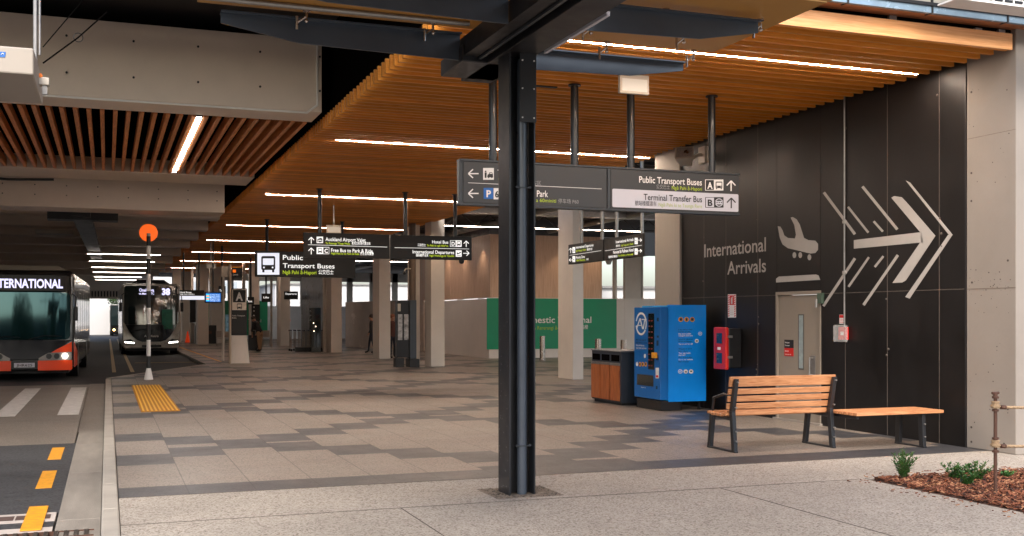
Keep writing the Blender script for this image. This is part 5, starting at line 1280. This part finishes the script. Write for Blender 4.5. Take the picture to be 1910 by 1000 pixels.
# ================================================================ people
def person(label, loc, rot, pose, coat, legs, hairc, bag=None, scale=1.0):
    t = thing('person', label, 'person', (0, 0, 0))
    J, E_ = [], []
    def J_(p, r): J.append((Vector(p), r)); return len(J)-1
    def ch(prev, *pr):
        for p, r in pr:
            k = J_(p, r); E_.append((prev, k)); prev = k
        return prev
    b_ = pose.get('bend', 0)
    Tm = Matrix.Translation((0, 0, .95)) @ Matrix.Rotation(-b_, 4, 'X') @ Matrix.Translation((0, 0, -.95))
    T = lambda p: Tm @ Vector(p)
    pel = J_((0, 0, .95), (.155, .115))
    ch3 = ch(pel, (T((0, 0, 1.10)), (.14, .11)), (T((0, 0, 1.28)), (.17, .12)), (T((0, 0, 1.42)), (.13, .09)))
    hd_ = ch(ch3, (T((0, .0, 1.50)), (.055, .055)), (T((0, .02, 1.58)), (.075, .085)), (T((0, .03, 1.66)), (.085, .10)), (T((0, .02, 1.72)), (.06, .07)))
    for s_ in (-1, 1):
        sh = ch(ch3, (T((s_*.17, 0, 1.40)), (.06, .06)))
        a = pose.get('armL' if s_ < 0 else 'armR', ((s_*.24, .02, 1.14), (s_*.25, .12, .92)))
        el, wr = T(a[0]), T(a[1]); d = (wr-el).normalized()
        w = ch(sh, (el, (.043, .043)), (wr, (.028, .028)), (wr+d*.06, (.032, .016)))
        for i in range(4):
            off = Vector(((i-1.5)*.016, 0, 0)); ch(w, (wr+d*.10+off, (.009, .009)), (wr+d*(.14+.01*(1-abs(i-1.5)))+off*1.3+Vector((0, .008, 0)), (.008, .008)), (wr+d*(.165+.012*(1-abs(i-1.5)))+off*1.3+Vector((0, .022, 0)), (.007, .007)))
        ch(w-0, (wr+d*.05+Vector((-s_*.03, .02, 0)), (.010, .010)), (wr+d*.09+Vector((-s_*.045, .03, 0)), (.009, .009)))
        f = pose.get('stride', 0)*s_
        ch(pel, ((s_*.09, 0, .88), (.095, .10)), ((s_*.10, f*.5+.02, .50), (.062, .065)), ((s_*.10, f, .10), (.042, .045)), ((s_*.11, f+.07, .045), (.042, .035)), ((s_*.115, f+.17, .03), (.036, .025)))
    me = bpy.data.meshes.new('body'); me.from_pydata([j[0] for j in J], E_, [])
    o = bpy.data.objects.new('body', me); C.objects.link(o)
    sm = o.modifiers.new('skin', 'SKIN'); ss = o.modifiers.new('sub', 'SUBSURF'); ss.levels = ss.render_levels = 1
    for i, (p, r) in enumerate(J): me.skin_vertices[0].data[i].radius = r; me.skin_vertices[0].data[i].use_root = (i == 0)
    dg = bpy.context.evaluated_depsgraph_get(); m2 = bpy.data.meshes.new_from_object(o.evaluated_get(dg)); o.modifiers.clear(); o.data = m2; bpy.data.meshes.remove(me)
    skin = M('skin', srgb(190, 140, 115), .55, var=.05)
    for q in (skin, coat, legs, m_inkblk): m2.materials.append(q)
    Ti = Tm.inverted()
    for p in m2.polygons:
        c_ = p.center; u = Ti @ c_; p.use_smooth = True
        hand = any((c_-(T(pose.get(k, ((s_*.24, .02, 1.14), (s_*.25, .12, .92)))[1])+(T(pose.get(k, ((s_*.24, .02, 1.14), (s_*.25, .12, .92)))[1])-T(pose.get(k, ((s_*.24, .02, 1.14), (s_*.25, .12, .92)))[0])).normalized()*.09)).length < .105 for k, s_ in (('armL', -1), ('armR', 1)))
        p.material_index = 0 if hand or u.z > 1.5 else (3 if c_.z < .10 else (2 if c_.z < .90 and abs(c_.x) < .2 else 1))
    o.parent = t
    hr = MB().ball(T((0, .0, 1.70)), .112, 10, 14, sx=.88, sy=1.0, sz=.95)
    hr.v = [v for v in hr.v]; hr.build('hair', hairc, t, smooth=True)
    fc = MB()
    for s_ in (-1, 1): fc.ball(T((s_*.032, .125, 1.665)), .009, 5, 8)
    fc.build('eyes', m_inkblk, t); MB().ball(T((0, .135, 1.635)), .015, 5, 8, sz=1.6).build('nose', skin, t, smooth=True); MB().ball(T((0, .118, 1.60)), .02, 5, 8, sy=.5, sz=.35).build('mouth', M('lips', srgb(150, 80, 70), .5, var=0), t)
    if bag == 'jacket_hem':
        pass
    t.location = loc; t.rotation_euler = (0, 0, rot); t.scale = (scale,)*3
    return t
hair_d = M('dark_hair', srgb(50, 36, 28), .6, var=.2, scale=40); hair_r = M('auburn_hair', srgb(140, 80, 50), .6, var=.2, scale=40)
dk = M('dark_jacket', srgb(30, 30, 34), .7, var=.1); kh = M('khaki_shorts', srgb(165, 130, 100), .7, var=.1); nv = M('navy_cloth', srgb(34, 36, 48), .8, var=.1)
pb = onZ(485, 655.5)
person('person in a dark jacket and khaki trousers bending over luggage', (pb.x, pb.y, 0), R(35), dict(bend=R(38), armL=((-.22, .22, 1.16), (-.12, .42, 1.05)), armR=((.22, .22, 1.16), (.12, .42, 1.05)), stride=.06), dk, kh, hair_d, scale=1.05)
sc_ = thing('suitcase', 'dark upright suitcase in front of the bent traveller', 'suitcase', (pb.x-.25, pb.y+.5, 0))
MB().box(pb.x-.5, pb.y+.38, .05, pb.x-.08, pb.y+.62, .78).build('shell', m_plastblk, sc_, bevel=.04); MB().tube([(pb.x-.42, pb.y+.5, .78), (pb.x-.42, pb.y+.5, 1.02), (pb.x-.16, pb.y+.5, 1.02), (pb.x-.16, pb.y+.5, .78)], .012, 6).build('handle', m_galv, sc_)
b = MB()
for dx in (-.46, -.12): b.cyl((pb.x+dx-.015, pb.y+.5, .03), (pb.x+dx+.015, pb.y+.5, .03), .03, 10)
b.build('wheel', m_inkblk, sc_)
p2 = onZ(690, 658.5); person('person in dark clothes half hidden behind a pale column', (p2.x+.1, p2.y+.1, 0), R(80), dict(stride=.14), dk, nv, hair_d)
p3 = onZ(732, 668); person('person with auburn hair standing behind the brochure stand', (p3.x, p3.y, 0), R(200), dict(), M('rust_jumper', srgb(90, 50, 40), .8), nv, hair_r)
pD = onZ(344, 651); person('seated looking distant person beside the far orange cone', (pD.x, pD.y, 0), R(120), dict(bend=R(12)), dk, nv, hair_d, scale=.9) if False else None

# ================================================================ luggage trolleys
tl = ['leftmost luggage trolley of the nested row', 'second luggage trolley from the left in the row', 'third luggage trolley from the left in the row', 'fourth luggage trolley from the left in the row', 'fifth luggage trolley from the left in the row', 'sixth luggage trolley in the row, third from its right end', 'second luggage trolley from the right end of the row', 'rightmost luggage trolley, with a red panel, by the pale column']
m_wire = M('trolley_wire', srgb(170, 158, 148), .4, metal=.3)
q0 = onZ(552, 656); 
for i in range(8):
    x = q0.x-.15+i*.19; y = 53.3-.14*i; t = thing('luggage_trolley', tl[i], 'luggage trolley', (x, y, 0), 'luggage trolleys nested in a row')
    b = MB()
    b.tube([(x, y-.3, .12), (x, y-.3, 1.0), (x, y+.3, 1.0), (x, y+.3, .12)], .016, 6).tube([(x, y-.3, .2), (x+.8, y-.2, .16)], .016, 6).tube([(x, y+.3, .2), (x+.8, y+.2, .16)], .016, 6)
    for k in range(5): b.cyl((x, y-.24+k*.12, .18), (x, y-.24+k*.12, .95), .007, 5)
    for k in range(3): b.cyl((x, y-.3, .35+k*.2), (x, y+.3, .35+k*.2), .007, 5)
    b.build('frame', m_wire, t); MB().cyl((x-.02, y-.33, 1.02), (x-.02, y+.33, 1.02), .032, 10).build('handle', M('navy_grip', srgb(30, 30, 60), .5), t)
    b = MB()
    for dx, dy in ((0, -.28), (0, .28), (.75, 0)): b.cyl((x+dx, y+dy-.02, .06), (x+dx, y+dy+.02, .06), .06, 12)
    b.build('wheel', m_plastblk, t)
    if i == 7: MB().box(x+.05, y-.33, .45, x+.5, y-.31, .72).build('advert_panel', M('advert_red', srgb(150, 60, 60), .5, var=.3, scale=6), t)
# black base panel in front of the trolleys
tag(MB().box(q0.x-.1, 52.2, 0, q0.x+1.6, 52.26, .22).build('trolley_rail', m_plastblk, bevel=.01, origin=(q0.x+.7, 52.2, 0)), 'low black kerb rail holding the row of trolleys', 'rail')
t = thing('display_case', 'tall narrow glass case with small lights at the end of the trolleys', 'display case', (9.2, 51.5, 0))
MB().box(9.0, 51.2, 0, 9.45, 51.7, 2.1).build('case', m_glass, t, bevel=.01)
b = MB()
for zz, xx in ((1.0, 9.12), (1.22, 9.2), (1.38, 9.1)): b.ball((xx, 51.18, zz), .022, 6, 8)
b.build('lamps', M('tiny_lamp', (1, .75, .5), .3, var=0, emit=2.5), t)
# far small things
def cone(label, x, y):
    t = thing('traffic_cone', label, 'traffic cone', (x, y, 0), 'orange traffic cones')
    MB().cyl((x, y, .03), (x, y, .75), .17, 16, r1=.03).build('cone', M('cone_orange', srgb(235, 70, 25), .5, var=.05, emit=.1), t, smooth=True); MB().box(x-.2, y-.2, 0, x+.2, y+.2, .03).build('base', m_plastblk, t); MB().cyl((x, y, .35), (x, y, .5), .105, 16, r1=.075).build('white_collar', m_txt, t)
pc_ = onZ(350, 639.5); cone('orange cone beside the far column right of the grey bus', pc_.x, pc_.y)
t = thing('round_sign', 'round orange sign at the side of the far column', 'sign', (11.0, 74, 0)); rs = onY(530, 600, 74)
MB().cyl((rs.x, 74, 1.45), (rs.x, 74.03, 1.45), .42, 24).build('disc', MATS['cone_orange'], t); MB().cyl((rs.x, 74.05, 0), (rs.x, 74.05, 1.5), .03, 8).build('pole', m_galv, t)
p = onZ(364, 640); t = thing('ticket_machine', 'small grey upright ticket machine with a dark panel among the far columns', 'ticket machine', (p.x, p.y, 0))
MB().box(p.x-.3, p.y, 0, p.x+.3, p.y+.5, 1.3).build('body', m_colm, t, bevel=.02); MB().box(p.x-.32, p.y-.02, 1.31, p.x+.32, p.y+.4, 3.2).build('dark_panel', m_plastblk, t, bevel=.02)
p = onZ(384, 641); t = thing('litter_bin', 'low dark double bin right of the ticket machine', 'bin', (p.x, p.y, 0))
MB().box(p.x-.65, p.y, 0, p.x+.65, p.y+.6, 1.15).build('casing', m_plastblk, t, bevel=.03); MB().box(p.x-.35, p.y-.01, .6, p.x+.35, p.y-.001, .8).build('label_plate', m_rust, t)
def chair(label, x, y):
    t = thing('chair', label, 'chair', (x, y, 0), 'wire chairs in the waiting area')
    MB().box(x-.22, y-.22, .44, x+.22, y+.22, .47).build('seat', m_wire, t, bevel=.01); MB().box(x-.22, y+.2, .5, x+.22, y+.23, .88).build('backrest', m_wire, t, bevel=.01)
    for dx in (-.2, .2):
        for dy in (-.2, .2): MB().cyl((x+dx, y+dy, 0), (x+dx, y+dy, .44), .014, 6).build('leg', m_wire, t)
for px, py, l in ((411, 646, 'wire chair left of the bus stop pole'), (421, 645, 'wire chair just behind the bus stop pole'), (497, 645, 'wire chair right of the bent traveller')):
    p = onZ(px, py); chair(l, p.x, p.y)
# traffic totem (dark column sign behind the traveller)
p = onZ(484, 650); t = thing('dark_totem', 'tall dark information totem behind the bent traveller', 'sign', (p.x, p.y, 0))
MB().box(p.x-.22, p.y+1.5, 0, p.x+.22, p.y+1.7, 2.35).build('body', m_signface2, t, bevel=.01)
b = MB(); Fd = Flat((p.x-.18, p.y+1.5, 0))
for zz in (1.5, 1.75, 2.0, 2.2): b.disc(Fd, .08, zz, .04, off=.003, n=10)
b.build('white_marks', m_txt, t)

# ================================================================ equipment at the top left
t = thing('ceiling_unit', 'white boxy unit with a fan grille hanging at the top left corner', 'ceiling unit', (-.2, 8.9, 4.0))
SH = Surf('Y', 8.6)
a = SH.at(63, 90); c_ = SH.at(63, 140); zz1, zz0 = a.z, c_.z-.0
MB().box(-2.2, 8.6, zz0, a.x, 9.75, zz1).build('casing', M('unit_casing', srgb(158, 149, 138), .5, var=.04), t, bevel=.012)
MB().cyl((a.x-.44, 8.98, zz0-.012), (a.x-.44, 8.98, zz0-.002), .16, 24).build('fan_grille', M('fan_dark', srgb(48, 40, 36), .6, var=.6, scale=30), t)
b = MB()
for i in range(12): an = i*math.pi/6; b.bar((a.x-.44, 8.98, zz0-.016), (a.x-.44+.16*math.cos(an), 8.98+.16*math.sin(an), zz0-.016), .006, .006)
b.build('fan_guard', m_galv, t)
S = Surf('Y', 8.598); b = MB(); b.poly(S, [(0, 96.5), (11, 97), (9.5, 107), (-3, 106.5)], off=.002); b.build('blue_badge', m_blueink, t)
b = MB(); b.line(S, [(2, 102), (5, 99.5), (7, 101.5)], 1, off=.006); b.build('badge_mark', m_txt, t)
t = thing('hanging_conduit', 'pale vertical conduit with small sockets hanging at the top left', 'conduit', (-.7, 9.3, 4))
x0 = onY(69, 60, 9.3).x; zt_ = onY(69, 150, 9.3).z
MB().cyl((x0-.012, 9.3, zt_), (x0-.012, 9.3, 6.5), .016, 10).cyl((x0+.02, 9.3, zt_+.2), (x0+.02, 9.3, 6.5), .009, 8).build('conduit', m_galv, t, smooth=True)
MB().box(x0-.05, 9.27, zt_-.02, x0+.02, 9.35, zt_+.06).box(x0-.0, 9.25, zt_-.04, x0+.09, 9.34, zt_+.02).build('socket_box', m_cream, t, bevel=.006)
MB().box(x0+.04, 9.27, zt_-.11, x0+.075, 9.31, zt_-.041).build('sensor', m_galv, t); MB().cyl((x0+.025, 9.25, zt_+.03), (x0+.025, 9.30, zt_+.03), .018, 10).build('indicator', M('amber_plastic', srgb(230, 120, 20), .4), t)
def P17(px, py, y=12.0): return onY(px, py, y)
t = thing('stay_wires', 'thin black stay wires with a ring crossing the beige beam', 'cable', P17(120, 60))
MB().tube([P17(80, 118), P17(146, 70), P17(200, 22)], .008, 6).tube([P17(80, 88), P17(155, 0)], .006, 6).build('wires', m_void, t)
b = MB(); c0 = P17(146, 70); pts = [c0+Vector((.045*math.cos(a*.4), 0, .045*math.sin(a*.4))) for a in range(17)]; b.tube(pts, .004, 5); b.build('ring', m_inkblk, t)
# pipe runs over the dark soffit
t = thing('soffit_pipes', 'dark pipes and brackets under the high soffit at the top left', 'pipe', (0, 14, 6.2))
b = MB().tube([(-4, 13.2, 6.2), (3.2, 13.2, 6.2)], .05, 10).tube([(-4, 15.5, 6.25), (3.2, 15.5, 6.25)], .04, 10)
for x in (-2, -.5, 1, 2.4): b.box(x, 13.1, 6.2, x+.05, 13.3, 6.5)
b.build('pipes', m_beamblk, t, smooth=True)

# ================================================================ outside beyond
for (lab, x0, y0, x1, y1, h, wc) in (('plain white building filling the bright exit of the busway', -30, 118, 14, 130, 9, 12), ('pale building outside the right rear windows', 30, 66, 70, 80, 3.6, 12), ('long pale building behind the far windows', 16, 112, 90, 124, 5, 14)):
    t = thing('building', lab, 'building', ((x0+x1)/2, y0, 0))
    MB().box(x0, y0, -.3, x1, y1, h).build('wall', M('outside_white', srgb(190, 190, 190), .7, var=.03, scale=.3), t)
    b = MB(); n = wc
    for i in range(n):
        xx = x0+(x1-x0)*(i+.3)/n
        for zz in range(1, int(h/3)+1): b.box(xx, y0-.03, zz*3-1.8, xx+(x1-x0)/n*.4, y0-.005, zz*3-.6)
    b.build('windows', M('outside_glass', srgb(150, 160, 168), .2, var=.1), t)
    MB().box(x0-.2, y0-.2, h, x1+.2, y1, h+.15).build('roof', m_galv, t)
t = thing('tree', 'dark leafy tree at the bright end of the busway', 'tree', (1.6, 112, 0)); random.seed(9)
MB().cyl((1.6, 112, -.2), (1.6, 112, 3), .14, 8, r1=.07).build('trunk', M('bark', srgb(80, 64, 50), .9), t)
lf = MB()
for i in range(2600):
    c_ = random.choice(((1.6, 112, 4.2, 1.4), (1.0, 112.4, 3.4, 1.0), (2.3, 111.7, 3.5, 1.1))); d = Vector((random.gauss(0, 1), random.gauss(0, 1), random.gauss(0, 1))).normalized()*c_[3]*random.uniform(.5, 1); p = Vector(c_[:3])+d
    a = Vector((random.uniform(-1, 1), random.uniform(-1, 1), random.uniform(-1, 1))).normalized()*.12; q = a.orthogonal().normalized()*.06
    lf.quad(p-a, p+q, p+a, p-q)
lf.build('crown', M('tree_leaf', srgb(60, 84, 44), .6, var=.3), t, recalc=False)
# behind the viewer: unseen trees and building added for glass and paint to reflect
def reflection_tree(name, lab, x, y, h, r, n, seed):
    random.seed(seed); t = thing(name, lab, 'tree', (x, y, 0), 'trees added for reflections')
    MB().cyl((x, y, -.2), (x, y, h*.55), .22, 10, r1=.1).tube([(x, y, h*.4), (x+r*.5, y, h*.7)], .08, 6).tube([(x, y, h*.45), (x-r*.4, y+.3, h*.75)], .07, 6).build('trunk', MATS['bark'], t)
    lf = MB()
    for i in range(n):
        d_ = Vector((random.gauss(0, 1), random.gauss(0, 1), random.gauss(0, .8))).normalized()*r*random.uniform(.35, 1)
        p = Vector((x, y, h*.68))+d_; a = Vector((random.uniform(-1, 1), random.uniform(-1, 1), random.uniform(-1, 1))).normalized()*.26; q = a.orthogonal().normalized()*.14
        lf.quad(p-a, p+q, p+a, p-q)
    lf.build('crown', MATS['tree_leaf'], t, recalc=False)
reflection_tree('tree', 'broad leafy tree added behind the viewer to be mirrored in the black and orange bus', -9, -22, 7.5, 3.4, 2600, 31)
reflection_tree('tree', 'tall leafy tree added behind the viewer for reflections, facing the black wall', 9, -26, 8.5, 3.2, 2400, 32)
reflection_tree('tree', 'round leafy tree added behind the viewer for reflections, facing the footpath', 1.5, -30, 6.5, 2.8, 2200, 33)
t = thing('building', 'long dark building added behind the viewer for reflections', 'building', (0, -55, 0))  # unseen dark block, added for reflections and to cut off low sky
MB().box(-60, -62, -.3, 60, -50, 9).build('wall', M('reflection_block_grey', srgb(92, 90, 88), .8, var=.1, scale=.3), t)
b = MB()
for z in (1.2, 4.0, 6.8):
    for i in range(20): b.box(-58+i*5.9, -49.99, z, -58+i*5.9+5.2, -49.9, z+1.3)
b.build('openings', m_inkblk, t)
for o in bpy.data.objects:
    if '_w' in o: del o['_w']
